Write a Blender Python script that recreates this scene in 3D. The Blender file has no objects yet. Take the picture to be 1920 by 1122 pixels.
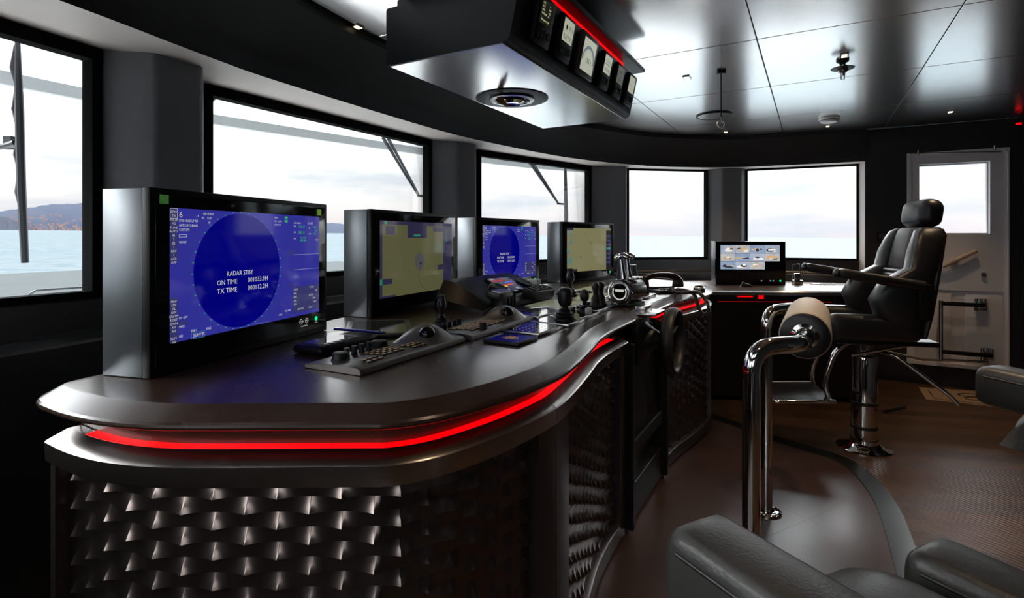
import bpy, bmesh, math, random
from mathutils import Vector, Matrix
random.seed(7)
PI = math.pi
sc = bpy.context.scene
col = sc.collection
EYE = 1.285

# ------------------------------------------------------------------ helpers
def at(px, py, z):
    """plan point seen at photo pixel (px,py) on the horizontal plane z"""
    Y = (z - EYE) * 1000.0 / (446.0 - py)
    return ((px - 960.0) / 1000.0 * Y, Y)

TH = math.radians(29.5)
EX, EY = math.sin(TH), math.cos(TH)          # athwartships
NX, NY = math.cos(TH), -math.sin(TH)         # aft
CX, CY = -0.254, 3.0035
def ab(a, b):
    return (CX + EX * a + NX * b, CY + EY * a + NY * b)

def rotz(a): return Matrix.Rotation(a, 4, 'Z')

class MB:
    def __init__(s): s.bm = bmesh.new()
    def _xf(s, verts, M):
        if M is not None:
            for v in verts: v.co = M @ v.co
    def box(s, c, size, rz=0, bev=0, seg=2, M=None):
        r = bmesh.ops.create_cube(s.bm, size=1.0)
        vs = r['verts']
        for v in vs: v.co = Vector((v.co.x * size[0], v.co.y * size[1], v.co.z * size[2]))
        if bev > 0:
            es = list({e for v in vs for e in v.link_edges})
            rr = bmesh.ops.bevel(s.bm, geom=es, offset=bev, segments=seg, profile=0.5, affect='EDGES')
            vs = list({v for f in rr['faces'] for v in f.verts} | {v for v in vs if v.is_valid})
        X = Matrix.Translation(Vector(c)) @ rotz(rz)
        if M is not None: X = M @ X
        s._xf(vs, X)
        return vs
    def cyl(s, p0, p1, r0, r1=None, n=24, caps=True):
        p0, p1 = Vector(p0), Vector(p1)
        r1 = r0 if r1 is None else r1
        d = (p1 - p0).normalized()
        q = d.to_track_quat('Z', 'Y')
        A, B = [], []
        for i in range(n):
            t = 2 * PI * i / n
            o = q @ Vector((math.cos(t), math.sin(t), 0))
            A.append(s.bm.verts.new(p0 + o * r0)); B.append(s.bm.verts.new(p1 + o * r1))
        for i in range(n):
            j = (i + 1) % n
            s.bm.faces.new((A[i], A[j], B[j], B[i]))
        if caps:
            s.bm.faces.new(A[::-1]); s.bm.faces.new(B)
        return A + B
    def tube(s, path, r, n=14, caps=True):
        P = [Vector(p) for p in path]
        rs = r if isinstance(r, (list, tuple)) else [r] * len(P)
        rings = []
        up = None
        for i, p in enumerate(P):
            d = (P[min(i + 1, len(P) - 1)] - P[max(i - 1, 0)]).normalized()
            if up is None:
                up = Vector((0, 0, 1)) if abs(d.z) < .9 else Vector((1, 0, 0))
            x = d.cross(up)
            if x.length < 1e-4: x = d.cross(Vector((0, 1, 0)))
            x.normalize(); y = x.cross(d).normalized(); up = y
            rings.append([s.bm.verts.new(p + (x * math.cos(2 * PI * k / n) + y * math.sin(2 * PI * k / n)) * rs[i]) for k in range(n)])
        for A, B in zip(rings, rings[1:]):
            for k in range(n):
                j = (k + 1) % n
                s.bm.faces.new((A[k], A[j], B[j], B[k]))
        if caps:
            s.bm.faces.new(rings[0][::-1]); s.bm.faces.new(rings[-1])
    def lathe(s, prof, c=(0, 0, 0), n=32, M=None):
        """profile list of (r,z) turned about local z"""
        rings = []; allv = []
        for r, z in prof:
            if r < 1e-6:
                v = s.bm.verts.new((0, 0, z)); rings.append([v]); allv.append(v)
            else:
                R = [s.bm.verts.new((r * math.cos(2 * PI * k / n), r * math.sin(2 * PI * k / n), z)) for k in range(n)]
                rings.append(R); allv += R
        for A, B in zip(rings, rings[1:]):
            for k in range(n):
                j = (k + 1) % n
                if len(A) == 1 and len(B) == 1: continue
                if len(A) == 1: s.bm.faces.new((A[0], B[j], B[k]))
                elif len(B) == 1: s.bm.faces.new((A[k], A[j], B[0]))
                else: s.bm.faces.new((A[k], A[j], B[j], B[k]))
        X = Matrix.Translation(Vector(c))
        if M is not None: X = X @ M
        s._xf(allv, X)
    def sphere(s, c, r, sub=3, sq=(1, 1, 1), M=None):
        rr = bmesh.ops.create_icosphere(s.bm, subdivisions=sub, radius=1.0)
        for v in rr['verts']: v.co = Vector((v.co.x * r * sq[0], v.co.y * r * sq[1], v.co.z * r * sq[2]))
        X = Matrix.Translation(Vector(c))
        if M is not None: X = X @ M
        s._xf(rr['verts'], X)
    def prism(s, poly, z0, z1):
        A = [s.bm.verts.new((p[0], p[1], z0)) for p in poly]
        B = [s.bm.verts.new((p[0], p[1], z1)) for p in poly]
        n = len(poly)
        for i in range(n):
            j = (i + 1) % n
            s.bm.faces.new((A[i], A[j], B[j], B[i]))
        s.bm.faces.new(A[::-1]); s.bm.faces.new(B)
    def loft(s, rows, closed=False, capends=False):
        R = [[s.bm.verts.new(p) for p in row] for row in rows]
        n = len(R[0])
        for A, B in zip(R, R[1:]):
            for k in range(n if closed else n - 1):
                j = (k + 1) % n
                s.bm.faces.new((A[k], A[j], B[j], B[k]))
        if capends:
            s.bm.faces.new(R[0][::-1]); s.bm.faces.new(R[-1])
        return R
    def sweep(s, path2d, prof, closed_prof=True, caps=True):
        """path2d list of (x,y); prof list of (offset_left, z): swept along the path"""
        rows = []
        N = normals(path2d)
        for (x, y), (nx, ny) in zip(path2d, N):
            rows.append([(x + nx * o, y + ny * o, z) for o, z in prof])
        s.loft(rows, closed=closed_prof, capends=caps and closed_prof)
    def quad(s, a, b, c, d):
        s.bm.faces.new([s.bm.verts.new(p) for p in (a, b, c, d)])
    def poly(s, pts):
        s.bm.faces.new([s.bm.verts.new(p) for p in pts])
    def build(s, name, mat, parent=None, smooth=35, recalc=True, sub=0, bevel=0):
        bm = s.bm
        if recalc: bmesh.ops.recalc_face_normals(bm, faces=bm.faces[:])
        me = bpy.data.meshes.new(name)
        if smooth:
            for f in bm.faces: f.smooth = True
        bm.to_mesh(me); bm.free()
        if smooth:
            try: me.set_sharp_from_angle(angle=math.radians(smooth))
            except Exception: pass
        for m in (mat if isinstance(mat, (list, tuple)) else [mat]): me.materials.append(m)
        o = bpy.data.objects.new(name, me); col.objects.link(o)
        if parent is not None:
            o.parent = parent
        if bevel:
            md = o.modifiers.new('bevel', 'BEVEL'); md.width = bevel; md.segments = 2; md.limit_method = 'ANGLE'
        if sub:
            md = o.modifiers.new('subdivision', 'SUBSURF'); md.levels = sub; md.render_levels = sub
        return o

def normals(P, closed=False):
    out = []
    n = len(P)
    for i in range(n):
        if closed: a, b = P[i - 1], P[(i + 1) % n]
        else: a, b = P[max(i - 1, 0)], P[min(i + 1, n - 1)]
        dx, dy = b[0] - a[0], b[1] - a[1]
        L = math.hypot(dx, dy) or 1
        out.append((-dy / L, dx / L))
    return out

def smooth_path(P, per=6, closed=False):
    """Catmull-Rom through the points"""
    n = len(P); out = []
    rng = range(n) if closed else range(n - 1)
    dim = len(P[0])
    for i in rng:
        if closed: p0, p1, p2, p3 = P[i - 1], P[i], P[(i + 1) % n], P[(i + 2) % n]
        else: p0, p1, p2, p3 = P[max(i - 1, 0)], P[i], P[i + 1], P[min(i + 2, n - 1)]
        for k in range(per):
            t = k / per
            out.append(tuple(0.5 * (2 * p1[d] + (p2[d] - p0[d]) * t + (2 * p0[d] - 5 * p1[d] + 4 * p2[d] - p3[d]) * t * t + (3 * p1[d] - p0[d] - 3 * p2[d] + p3[d]) * t ** 3) for d in range(dim)))
    if not closed: out.append(tuple(P[-1]))
    return out

def round_path(P, r, k=6):
    """3-D polyline with rounded corners"""
    P = [Vector(p) for p in P]; out = [P[0]]
    for i in range(1, len(P) - 1):
        a = (P[i - 1] - P[i]); b = (P[i + 1] - P[i])
        d = min(r, a.length * .49, b.length * .49)
        p0 = P[i] + a.normalized() * d; p2 = P[i] + b.normalized() * d
        for q in range(k + 1):
            t = q / k
            out.append(p0 * (1 - t) ** 2 + P[i] * 2 * t * (1 - t) + p2 * t * t)
    out.append(P[-1]); return out

def tag(o, label, cat, group=None):
    o['label'] = label; o['category'] = cat
    if group: o['group'] = group
    return o
def thing(name, label, cat, loc=(0, 0, 0), rz=0, group=None):
    o = bpy.data.objects.new(name, None); col.objects.link(o)
    o.empty_display_size = .1
    o.location = loc; o.rotation_euler = (0, 0, rz)
    return tag(o, label, cat, group)
def struct(o):
    o['kind'] = 'structure'; return o
def copy_thing(o, loc, rz, label, group=None, rot=None):
    def cp(x, par):
        c = x.copy(); col.objects.link(c)
        if par is not None: c.parent = par
        for ch in list(x.children): cp(ch, c)
        return c
    r = cp(o, None); r.location = loc; r.rotation_euler = rot if rot else (0, 0, rz)
    r['label'] = label
    if group: r['group'] = group
    return r

# ------------------------------------------------------------------ materials
MATS = {}
def mat(name, color, rough=.5, metal=0, spec=.5, emit=None, estr=0, coat=0, crough=.05, noise=0, nscale=20, bump=0, bscale=200, trans=0, ior=1.5, aniso=0, stretch=(1, 1, 1)):
    m = bpy.data.materials.new(name); m.use_nodes = True
    nt = m.node_tree; b = nt.nodes['Principled BSDF']
    b.inputs['Base Color'].default_value = (*color, 1)
    b.inputs['Roughness'].default_value = rough
    b.inputs['Metallic'].default_value = metal
    b.inputs['Specular IOR Level'].default_value = spec
    b.inputs['IOR'].default_value = ior
    b.inputs['Coat Weight'].default_value = coat
    b.inputs['Coat Roughness'].default_value = crough
    b.inputs['Transmission Weight'].default_value = trans
    if emit:
        b.inputs['Emission Color'].default_value = (*emit, 1); b.inputs['Emission Strength'].default_value = estr
    if noise or bump:
        tc = nt.nodes.new('ShaderNodeTexCoord'); mp = nt.nodes.new('ShaderNodeMapping'); mp.inputs['Scale'].default_value = stretch
        nt.links.new(tc.outputs['Object'], mp.inputs['Vector'])
    if noise:
        n = nt.nodes.new('ShaderNodeTexNoise'); n.inputs['Scale'].default_value = nscale; n.inputs['Detail'].default_value = 5
        nt.links.new(mp.outputs[0], n.inputs['Vector'])
        mx = nt.nodes.new('ShaderNodeMix'); mx.data_type = 'RGBA'
        mx.inputs[6].default_value = (*[c * (1 - noise) for c in color], 1); mx.inputs[7].default_value = (*[min(1, c * (1 + noise)) for c in color], 1)
        nt.links.new(n.outputs['Fac'], mx.inputs[0]); nt.links.new(mx.outputs[2], b.inputs['Base Color'])
        rr = nt.nodes.new('ShaderNodeMapRange'); rr.inputs[3].default_value = max(.02, rough * (1 - noise * .4)); rr.inputs[4].default_value = min(1, rough * (1 + noise * .4))
        nt.links.new(n.outputs['Fac'], rr.inputs[0]); nt.links.new(rr.outputs[0], b.inputs['Roughness'])
    if bump:
        n2 = nt.nodes.new('ShaderNodeTexNoise'); n2.inputs['Scale'].default_value = bscale; n2.inputs['Detail'].default_value = 3
        nt.links.new(mp.outputs[0], n2.inputs['Vector'])
        bp = nt.nodes.new('ShaderNodeBump'); bp.inputs['Strength'].default_value = bump; bp.inputs['Distance'].default_value = .002
        nt.links.new(n2.outputs['Fac'], bp.inputs['Height']); nt.links.new(bp.outputs[0], b.inputs['Normal'])
    MATS[name] = m
    return m

M_DESK = mat('desk_lacquer', (.044, .023, .016), .27, spec=.5, ior=1.6, noise=.12, nscale=9, coat=.12, crough=.15)
M_BRONZE = mat('satin_bronze', (.10, .083, .076), .3, metal=.85, noise=.08, nscale=40)
M_BELT = mat('belt_metal', (.42, .38, .36), .26, metal=1.0, noise=.06, nscale=30)
M_SCALE = mat('scale_bronze', (.16, .13, .12), .22, metal=.95, noise=.1, nscale=30)
M_BLACK = mat('black_satin', (.007, .007, .0075), .42, spec=.3, noise=.15, nscale=30)
M_WALL = mat('black_leather_wall', (.016, .016, .018), .55, bump=.15, bscale=400, noise=.1)
M_PILLAR = mat('pillar_leather', (.17, .17, .185), .5, bump=.1, bscale=400, noise=.08)
M_SOFFIT = mat('soffit_leather', (.70, .64, .59), .5, bump=.08, bscale=300, noise=.05)
M_CEIL = mat('ceiling_satin', (.93, .925, .92), .22, metal=1.0, noise=.04, nscale=4)
M_GROOVE = mat('joint_black', (.004, .004, .004), .6)
M_MONSIDE = mat('monitor_shell', (.27, .29, .31), .34, metal=.8, noise=.05, nscale=10)
M_GLASSBLK = mat('bezel_glass', (.010, .010, .011), .07, spec=.5, noise=.05)
M_CHROME = mat('chrome', (.78, .76, .74), .06, metal=1.0, noise=.03, nscale=6)
M_STEEL = mat('brushed_steel', (.55, .54, .53), .22, metal=1.0, noise=.05, nscale=40)
M_LEATHER = mat('black_leather', (.017, .017, .018), .37, spec=.7, bump=.25, bscale=260, noise=.15)
M_LEATHER_G = mat('worn_leather', (.040, .039, .036), .40, spec=.7, bump=.3, bscale=180, noise=.2, nscale=12)
M_LEATHER_P = mat('perforated_leather', (.085, .082, .078), .42, bump=.5, bscale=700, noise=.12)
M_BEIGE = mat('beige_leather', (.52, .47, .40), .55, bump=.25, bscale=120, noise=.08, stretch=(1, 1, 6))
M_RED = mat('red_led', (.3, .0, .0), .4, emit=(1, .0, .002), estr=.9)
M_REDDIM = mat('red_led_dim', (.1, .0, .0), .4, emit=(1, .01, .01), estr=.3)
M_PLASTIC = mat('grey_plastic', (.06, .06, .06), .35, metal=.3, noise=.08, nscale=30)
M_KEYB = mat('keyboard_grey', (.15, .137, .125), .34, metal=.5, noise=.06, nscale=30)
M_RUBBER = mat('black_rubber', (.012, .012, .012), .5, noise=.1)
M_KEYTXT = mat('amber_keys', (.35, .22, .12), .5, emit=(1, .55, .22), estr=.12)
M_DOOR = mat('door_paint', (.75, .73, .75), .32, noise=.03, nscale=8)
M_WHITE = mat('white_paint', (.82, .83, .84), .4, noise=.03)
M_GREYW = mat('brow_grey', (.33, .35, .355), .45, noise=.03)
M_BALL = mat('trackball', (.006, .006, .007), .04, spec=.7, noise=.05)
M_WHITETXT = mat('screen_text', (.2, .2, .2), .5, emit=(.75, .76, .7), estr=.42)
M_GREENTXT = mat('screen_green', (.02, .06, .02), .5, emit=(.05, .8, .2), estr=.28)
M_GREENLED = mat('green_led', (.0, .2, .05), .4, emit=(.0, .8, .2), estr=1.0)
M_WARM = mat('warm_lamp', (.8, .7, .5), .4, emit=(1, .74, .45), estr=1.6)
M_WOODTOP = mat('chart_table_wood', (.16, .10, .07), .3, coat=.3, crough=.15, noise=.35, nscale=5, stretch=(.6, 9, 1))
M_BRASS = mat('brass', (.42, .26, .12), .28, metal=1, noise=.1)

def screenmat(name, colr, strg, noise=0, c2=None, nscale=3):
    m = mat(name, (.008, .008, .01), .06, spec=.5, emit=colr, estr=strg)
    nt = m.node_tree; b = nt.nodes['Principled BSDF']
    tc = nt.nodes.new('ShaderNodeTexCoord'); n = nt.nodes.new('ShaderNodeTexNoise'); n.inputs['Scale'].default_value = nscale
    nt.links.new(tc.outputs['Object'], n.inputs['Vector'])
    mx = nt.nodes.new('ShaderNodeMix'); mx.data_type = 'RGBA'
    c2 = c2 or tuple(c * .85 for c in colr)
    mx.inputs[6].default_value = (*colr, 1); mx.inputs[7].default_value = (*c2, 1)
    nt.links.new(n.outputs['Fac'], mx.inputs[0]); nt.links.new(mx.outputs[2], b.inputs['Emission Color'])
    return m
M_SBLUE = screenmat('screen_blue', (.030, .030, .30), .62)
M_SNAVY = screenmat('screen_navy', (.0, .0, .21), .55)
M_SPANEL = screenmat('screen_panel', (.04, .04, .16), .55)
M_SOLIVE = screenmat('screen_olive', (.10, .10, .045), .55)
M_SOLIVE2 = screenmat('screen_khaki', (.22, .21, .105), .55)
M_SVIOLET = screenmat('screen_violet', (.028, .026, .065), .5)
M_STEAL = screenmat('screen_teal', (.03, .25, .27), .55)
M_STEALG = screenmat('screen_teal_green', (.02, .22, .12), .55)
M_STAN = screenmat('screen_tan', (.26, .20, .12), .55)
M_SDARK = screenmat('screen_dark', (.01, .01, .015), .55)
M_LCD = screenmat('lcd_pale', (.50, .52, .40), .5)
M_LCDD = screenmat('lcd_dark', (.02, .02, .015), .4)
M_LCDTXT = mat('lcd_black_digits', (.01, .01, .01), .5)
M_LCDYEL = mat('lcd_yellow_digits', (.1, .1, .05), .5, emit=(.8, .78, .45), estr=.5)
M_GAUGEBR = mat('gauge_brown', (.09, .06, .045), .35, noise=.1)

def glassmat():
    m = bpy.data.materials.new('window_glass'); m.use_nodes = True
    nt = m.node_tree; nt.nodes.clear()
    out = nt.nodes.new('ShaderNodeOutputMaterial'); mx = nt.nodes.new('ShaderNodeMixShader')
    tr = nt.nodes.new('ShaderNodeBsdfTransparent'); tr.inputs[0].default_value = (.97, .985, .985, 1)
    gl = nt.nodes.new('ShaderNodeBsdfGlossy'); gl.inputs['Roughness'].default_value = .02
    fr = nt.nodes.new('ShaderNodeFresnel'); fr.inputs[0].default_value = 1.3
    sc_ = nt.nodes.new('ShaderNodeMath'); sc_.operation = 'MULTIPLY'; sc_.inputs[1].default_value = .6
    nt.links.new(fr.outputs[0], sc_.inputs[0])
    nt.links.new(sc_.outputs[0], mx.inputs[0]); nt.links.new(tr.outputs[0], mx.inputs[1]); nt.links.new(gl.outputs[0], mx.inputs[2])
    nt.links.new(mx.outputs[0], out.inputs[0])
    return m
M_GLASS = glassmat()

# ------------------------------------------------------------------ text
def add_text(mb, s, M, size, width=None, align='LEFT'):
    """flat lettering in the local XZ plane, appended to mb; M places it"""
    cu = bpy.data.curves.new('t', 'FONT'); cu.body = s; cu.size = size; cu.resolution_u = 2; cu.align_x = align
    ob = bpy.data.objects.new('t', cu)
    me = bpy.data.meshes.new_from_object(ob)
    if len(me.vertices):
        xs = [v.co.x for v in me.vertices]
        w = max(xs) - min(xs)
        kx = width / w if width and w > 1e-6 else 1
        base = len(mb.bm.verts)
        mp = {}
        for v in me.vertices:
            mp[v.index] = mb.bm.verts.new(M @ Vector((v.co.x * kx, 0, v.co.y)))
        for p in me.polygons:
            try: mb.bm.faces.new([mp[i] for i in p.vertices])
            except ValueError: pass
    bpy.data.objects.remove(ob); bpy.data.curves.remove(cu); bpy.data.meshes.remove(me)
def T(x, y, z): return Matrix.Translation((x, y, z))
# ------------------------------------------------------------------ room shell
def w(o, root):
    """part modelled in world coordinates under an unrotated root"""
    o.location = -Vector(root.location); return o
ZS, ZH, ZSOF, ZC = 1.085, 1.945, 1.985, 2.27        # sill, head, soffit, ceiling
# glass lines of the five windows the photo shows and their port-side counterparts
WIN = [((-2.20, .25), (-1.57, 1.98)), ((-1.418, 2.453), (-.621, 3.824)), ((-.287, 4.272), (.731, 5.23)),
       ((1.169, 5.423), (2.004, 5.546)), ((2.416, 5.48), (3.285, 5.077))]
PW = [(ab(-4.25, 2.6), ab(-4.2, 1.55)), (ab(-4.1, 1.05), ab(-3.66, .05))]
ALLW = PW + WIN
# pillar corners (inner face) between consecutive windows
PIL = [(ab(-3.98, 1.48), ab(-3.90, 1.12)), (ab(-3.50, .14), ab(-3.36, -.08)),
       ((-1.347, 2.02), (-1.269, 2.19)), ((-.391, 3.867), (-.268, 3.989)), ((.963, 5.24), (1.115, 5.22)), ((2.12, 5.38), (2.305, 5.36))]
DOORL, DOORR = (3.503, 4.733), (4.10, 4.396)
WALL_END = (4.20, 4.34)
# glass line as one polyline
GL = []
for a, b in ALLW: GL += [a, b]
GL += [(3.40, 5.02)]
# lower edge of the fascia (inner edge of the soffit) and the ceiling edge
SOF = [ab(-4.0, 2.7), ab(-3.92, 1.4), ab(-3.70, .8), ab(-3.25, .05), (-1.66, .75), (-1.334, 1.57), (-1.173, 2.065), (-1.016, 2.448), (-.484, 3.46), (-.12, 3.977), (.45, 4.62), (1.058, 5.06), (1.55, 5.26), (2.12, 5.30), (2.65, 5.14), (3.233, 4.885), (3.503, 4.733), WALL_END]
CEI = [ab(-3.70, 2.7), ab(-3.6, 1.4), ab(-3.45, .95), ab(-2.95, .3), (-1.30, .85), (-1.02, 1.60), (-.835, 2.209), (-.675, 2.585), (-.22, 3.40), (.12, 3.90), (.50, 4.45), (.88, 4.74), (1.35, 5.02), (2.11, 5.16), (2.70, 4.97), (3.20, 4.80), (3.503, 4.68), WALL_END]
INW = [(3.40, 5.02)]

# floor ---------------------------------------------------------------
def floor_material():
    m = bpy.data.materials.new('ribbed_wood_planks'); m.use_nodes = True
    nt = m.node_tree; b = nt.nodes['Principled BSDF']
    tc = nt.nodes.new('ShaderNodeTexCoord'); mp = nt.nodes.new('ShaderNodeMapping')
    mp.inputs['Rotation'].default_value = (0, 0, math.radians(12))
    nt.links.new(tc.outputs['Object'], mp.inputs['Vector'])
    br = nt.nodes.new('ShaderNodeTexBrick'); br.inputs['Scale'].default_value = 1
    br.inputs['Brick Width'].default_value = .9; br.inputs['Row Height'].default_value = .115; br.inputs['Mortar Size'].default_value = .0015
    br.inputs['Color1'].default_value = (.11, .055, .024, 1); br.inputs['Color2'].default_value = (.050, .025, .012, 1); br.inputs['Mortar'].default_value = (.02, .012, .008, 1)
    nt.links.new(mp.outputs[0], br.inputs['Vector'])
    nz = nt.nodes.new('ShaderNodeTexNoise'); nz.inputs['Scale'].default_value = 5; nz.inputs['Detail'].default_value = 6
    m2 = nt.nodes.new('ShaderNodeMapping'); m2.inputs['Scale'].default_value = (1.5, 22, 1); m2.inputs['Rotation'].default_value = (0, 0, math.radians(12))
    nt.links.new(tc.outputs['Object'], m2.inputs['Vector']); nt.links.new(m2.outputs[0], nz.inputs['Vector'])
    mx = nt.nodes.new('ShaderNodeMix'); mx.data_type = 'RGBA'; mx.blend_type = 'MULTIPLY'; mx.inputs[0].default_value = .8
    cr = nt.nodes.new('ShaderNodeMapRange'); cr.inputs[3].default_value = .55; cr.inputs[4].default_value = 1.3
    nt.links.new(nz.outputs['Fac'], cr.inputs[0])
    nt.links.new(br.outputs['Color'], mx.inputs[6]); nt.links.new(cr.outputs[0], mx.inputs[7]); nt.links.new(mx.outputs[2], b.inputs['Base Color'])
    # ribs sawn diagonally across the planks
    wv = nt.nodes.new('ShaderNodeTexWave'); wv.inputs['Scale'].default_value = 13; wv.inputs['Distortion'].default_value = .4; wv.inputs['Detail'].default_value = 1
    m3 = nt.nodes.new('ShaderNodeMapping'); m3.inputs['Rotation'].default_value = (0, 0, math.radians(-28))
    nt.links.new(tc.outputs['Object'], m3.inputs['Vector']); nt.links.new(m3.outputs[0], wv.inputs['Vector'])
    bp = nt.nodes.new('ShaderNodeBump'); bp.inputs['Strength'].default_value = .6; bp.inputs['Distance'].default_value = .004
    nt.links.new(wv.outputs['Fac'], bp.inputs['Height'])
    bp2 = nt.nodes.new('ShaderNodeBump'); bp2.inputs['Strength'].default_value = .5; bp2.inputs['Distance'].default_value = .002; bp2.invert = True
    nt.links.new(br.outputs['Fac'], bp2.inputs['Height']); nt.links.new(bp.outputs[0], bp2.inputs['Normal'])
    nt.links.new(bp2.outputs[0], b.inputs['Normal'])
    b.inputs['Roughness'].default_value = .32
    return m
M_FLOOR = floor_material()
mb = MB()
mb.prism([ab(-4.8, -1.2), ab(-4.8, 4.2), ab(4.6, 4.2), ab(4.6, -1.2)], -.06, 0)
struct(mb.build('floor', M_FLOOR, smooth=0))
# leather inset at the helm with its dark edge strip
half = [(1.62, .90), (1.598, 1.016), (1.468, 1.282), (1.33, 1.474), (1.19, 1.807), (1.054, 1.936), (.8405, 2.009), (.604, 2.05), (.38, 2.062), (.18, 2.066), (0, 2.068)]
out_ab = half + [(-a, b) for a, b in reversed(half[:-1])]
PLAT = smooth_path([ab(*p) for p in out_ab], 6)
def leather_floor():
    m = mat('leather_floor', (.050, .029, .025), .34, spec=.5, noise=.18, nscale=3.5, bump=.12, bscale=160)
    nt = m.node_tree; b = nt.nodes['Principled BSDF']
    tc = nt.nodes.new('ShaderNodeTexCoord'); mp = nt.nodes.new('ShaderNodeMapping'); mp.inputs['Rotation'].default_value = (0, 0, math.radians(60.5)); mp.inputs['Location'].default_value = (.2, .13, 0)
    nt.links.new(tc.outputs['Object'], mp.inputs['Vector'])
    br = nt.nodes.new('ShaderNodeTexBrick'); br.inputs['Scale'].default_value = 1; br.offset = 0
    br.inputs['Brick Width'].default_value = .62; br.inputs['Row Height'].default_value = .62; br.inputs['Mortar Size'].default_value = .0012
    nt.links.new(mp.outputs[0], br.inputs['Vector'])
    bp = nt.nodes.new('ShaderNodeBump'); bp.invert = True; bp.inputs['Strength'].default_value = .9; bp.inputs['Distance'].default_value = .003
    nt.links.new(br.outputs['Fac'], bp.inputs['Height'])
    old = b.inputs['Normal'].links[0].from_socket
    nt.links.new(old, bp.inputs['Normal']); nt.links.new(bp.outputs[0], b.inputs['Normal'])
    return m
M_LFLOOR = leather_floor()
mb = MB()
Nn = normals(PLAT)
sgn = -1
inner = [(x + nx * .095 * sgn, y + ny * .095 * sgn) for (x, y), (nx, ny) in zip(PLAT, Nn)]
# keep the offset on the console side
if math.hypot(inner[len(inner) // 2][0] - ab(0, 1.9)[0], inner[len(inner) // 2][1] - ab(0, 1.9)[1]) > .12:
    inner = [(x - nx * .095 * sgn, y - ny * .095 * sgn) for (x, y), (nx, ny) in zip(PLAT, Nn)]
mb.prism(inner + [ab(-1.55, .90), ab(-1.2, .4), ab(1.2, .4), ab(1.55, .90)], .0005, .010)
struct(mb.build('floor_inset', M_LFLOOR, smooth=0))
mb = MB()
mb.loft([[(x, y, .0005), (x, y, .012), (u, v, .014), (u, v, .0005)] for (x, y), (u, v) in zip(PLAT, inner)], closed=True, capends=True)
struct(mb.build('trim_1', mat('edge_strip', (.009, .0095, .011), .34, spec=.4, noise=.03), smooth=30))

# ceiling: bevelled panels over a dark backing ------------------------
mb = MB()
A_L = [-4.6, -3.4, -2.45, -1.5, -.54, .413, 1.36, 2.36, 3.35, 4.3]
B_L = [-1.05, -.22, .605, 1.454, 2.25, 3.08, 3.95]
poly_c = CEI + [ab(4.3, 3.95), ab(-4.6, 3.95)]
def clip_poly(poly, a0, a1, b0, b1):
    P = [((x - CX) * EX + (y - CY) * EY, (x - CX) * NX + (y - CY) * NY) for x, y in poly]
    for ax, lim, s_ in ((0, a0, 1), (0, a1, -1), (1, b0, 1), (1, b1, -1)):
        R = []
        for i in range(len(P)):
            p, q = P[i - 1], P[i]
            fp, fq = s_ * (p[ax] - lim), s_ * (q[ax] - lim)
            if (fp < 0) != (fq < 0):
                t = fp / (fp - fq); R.append((p[0] + (q[0] - p[0]) * t, p[1] + (q[1] - p[1]) * t))
            if fq >= 0: R.append(q)
        P = R
        if not P: return []
    return P
gap = .0025
for i in range(len(A_L) - 1):
    for j in range(len(B_L) - 1):
        P = clip_poly(poly_c, A_L[i] + gap, A_L[i + 1] - gap, B_L[j] + gap, B_L[j + 1] - gap)
        Q = []
        for p in P:
            if not Q or math.hypot(p[0] - Q[-1][0], p[1] - Q[-1][1]) > 1e-3: Q.append(p)
        if len(Q) > 2 and math.hypot(Q[0][0] - Q[-1][0], Q[0][1] - Q[-1][1]) < 1e-3: Q.pop()
        if len(Q) < 3: continue
        cx = sum(p[0] for p in Q) / len(Q); cy = sum(p[1] for p in Q) / len(Q)
        lo = []
        for p in Q:
            d = math.hypot(cx - p[0], cy - p[1]) or 1
            lo.append((p[0] + (cx - p[0]) / d * .003, p[1] + (cy - p[1]) / d * .003))
        A = [mb.bm.verts.new((*ab(*p), ZC + .012)) for p in Q]
        B = [mb.bm.verts.new((*ab(*p), ZC + .002)) for p in Q]
        C = [mb.bm.verts.new((*ab(*p), ZC)) for p in lo]
        n = len(Q)
        for k in range(n):
            q = (k + 1) % n
            mb.bm.faces.new((A[k], A[q], B[q], B[k])); mb.bm.faces.new((B[k], B[q], C[q], C[k]))
        mb.bm.faces.new(C[::-1])
struct(mb.build('ceiling', M_CEIL, smooth=0))
mb = MB(); mb.prism([ab(-4.8, -1.2), ab(-4.8, 4.1), ab(4.5, 4.1), ab(4.5, -1.2)], ZC + .013, ZC + .08)
struct(mb.build('ceiling_backing', M_GROOVE, smooth=0))

# fascia, soffit, lower wall, one continuous run round the bow --------
def resample(P, n):
    L = [0]
    for p, q in zip(P, P[1:]): L.append(L[-1] + math.hypot(q[0] - p[0], q[1] - p[1]))
    out = []; k = 0
    for i in range(n):
        s_ = L[-1] * i / (n - 1)
        while k < len(L) - 2 and L[k + 1] < s_: k += 1
        t = (s_ - L[k]) / max(1e-9, L[k + 1] - L[k])
        out.append((P[k][0] + (P[k + 1][0] - P[k][0]) * t, P[k][1] + (P[k + 1][1] - P[k][1]) * t))
    return out
def nearest(P, q):
    best = None
    for i in range(len(P) - 1):
        ax, ay = P[i]; bx, by = P[i + 1]
        dx, dy = bx - ax, by - ay
        t = max(0, min(1, ((q[0] - ax) * dx + (q[1] - ay) * dy) / (dx * dx + dy * dy + 1e-12)))
        x, y = ax + dx * t, ay + dy * t
        d = (x - q[0]) ** 2 + (y - q[1]) ** 2
        if best is None or d < best[0]: best = (d, (x, y))
    return best[1]
SOFs = smooth_path(SOF[:-2], 5)
CEIs = smooth_path(CEI[:-2], 5)
mb = MB()
rows = []
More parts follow.
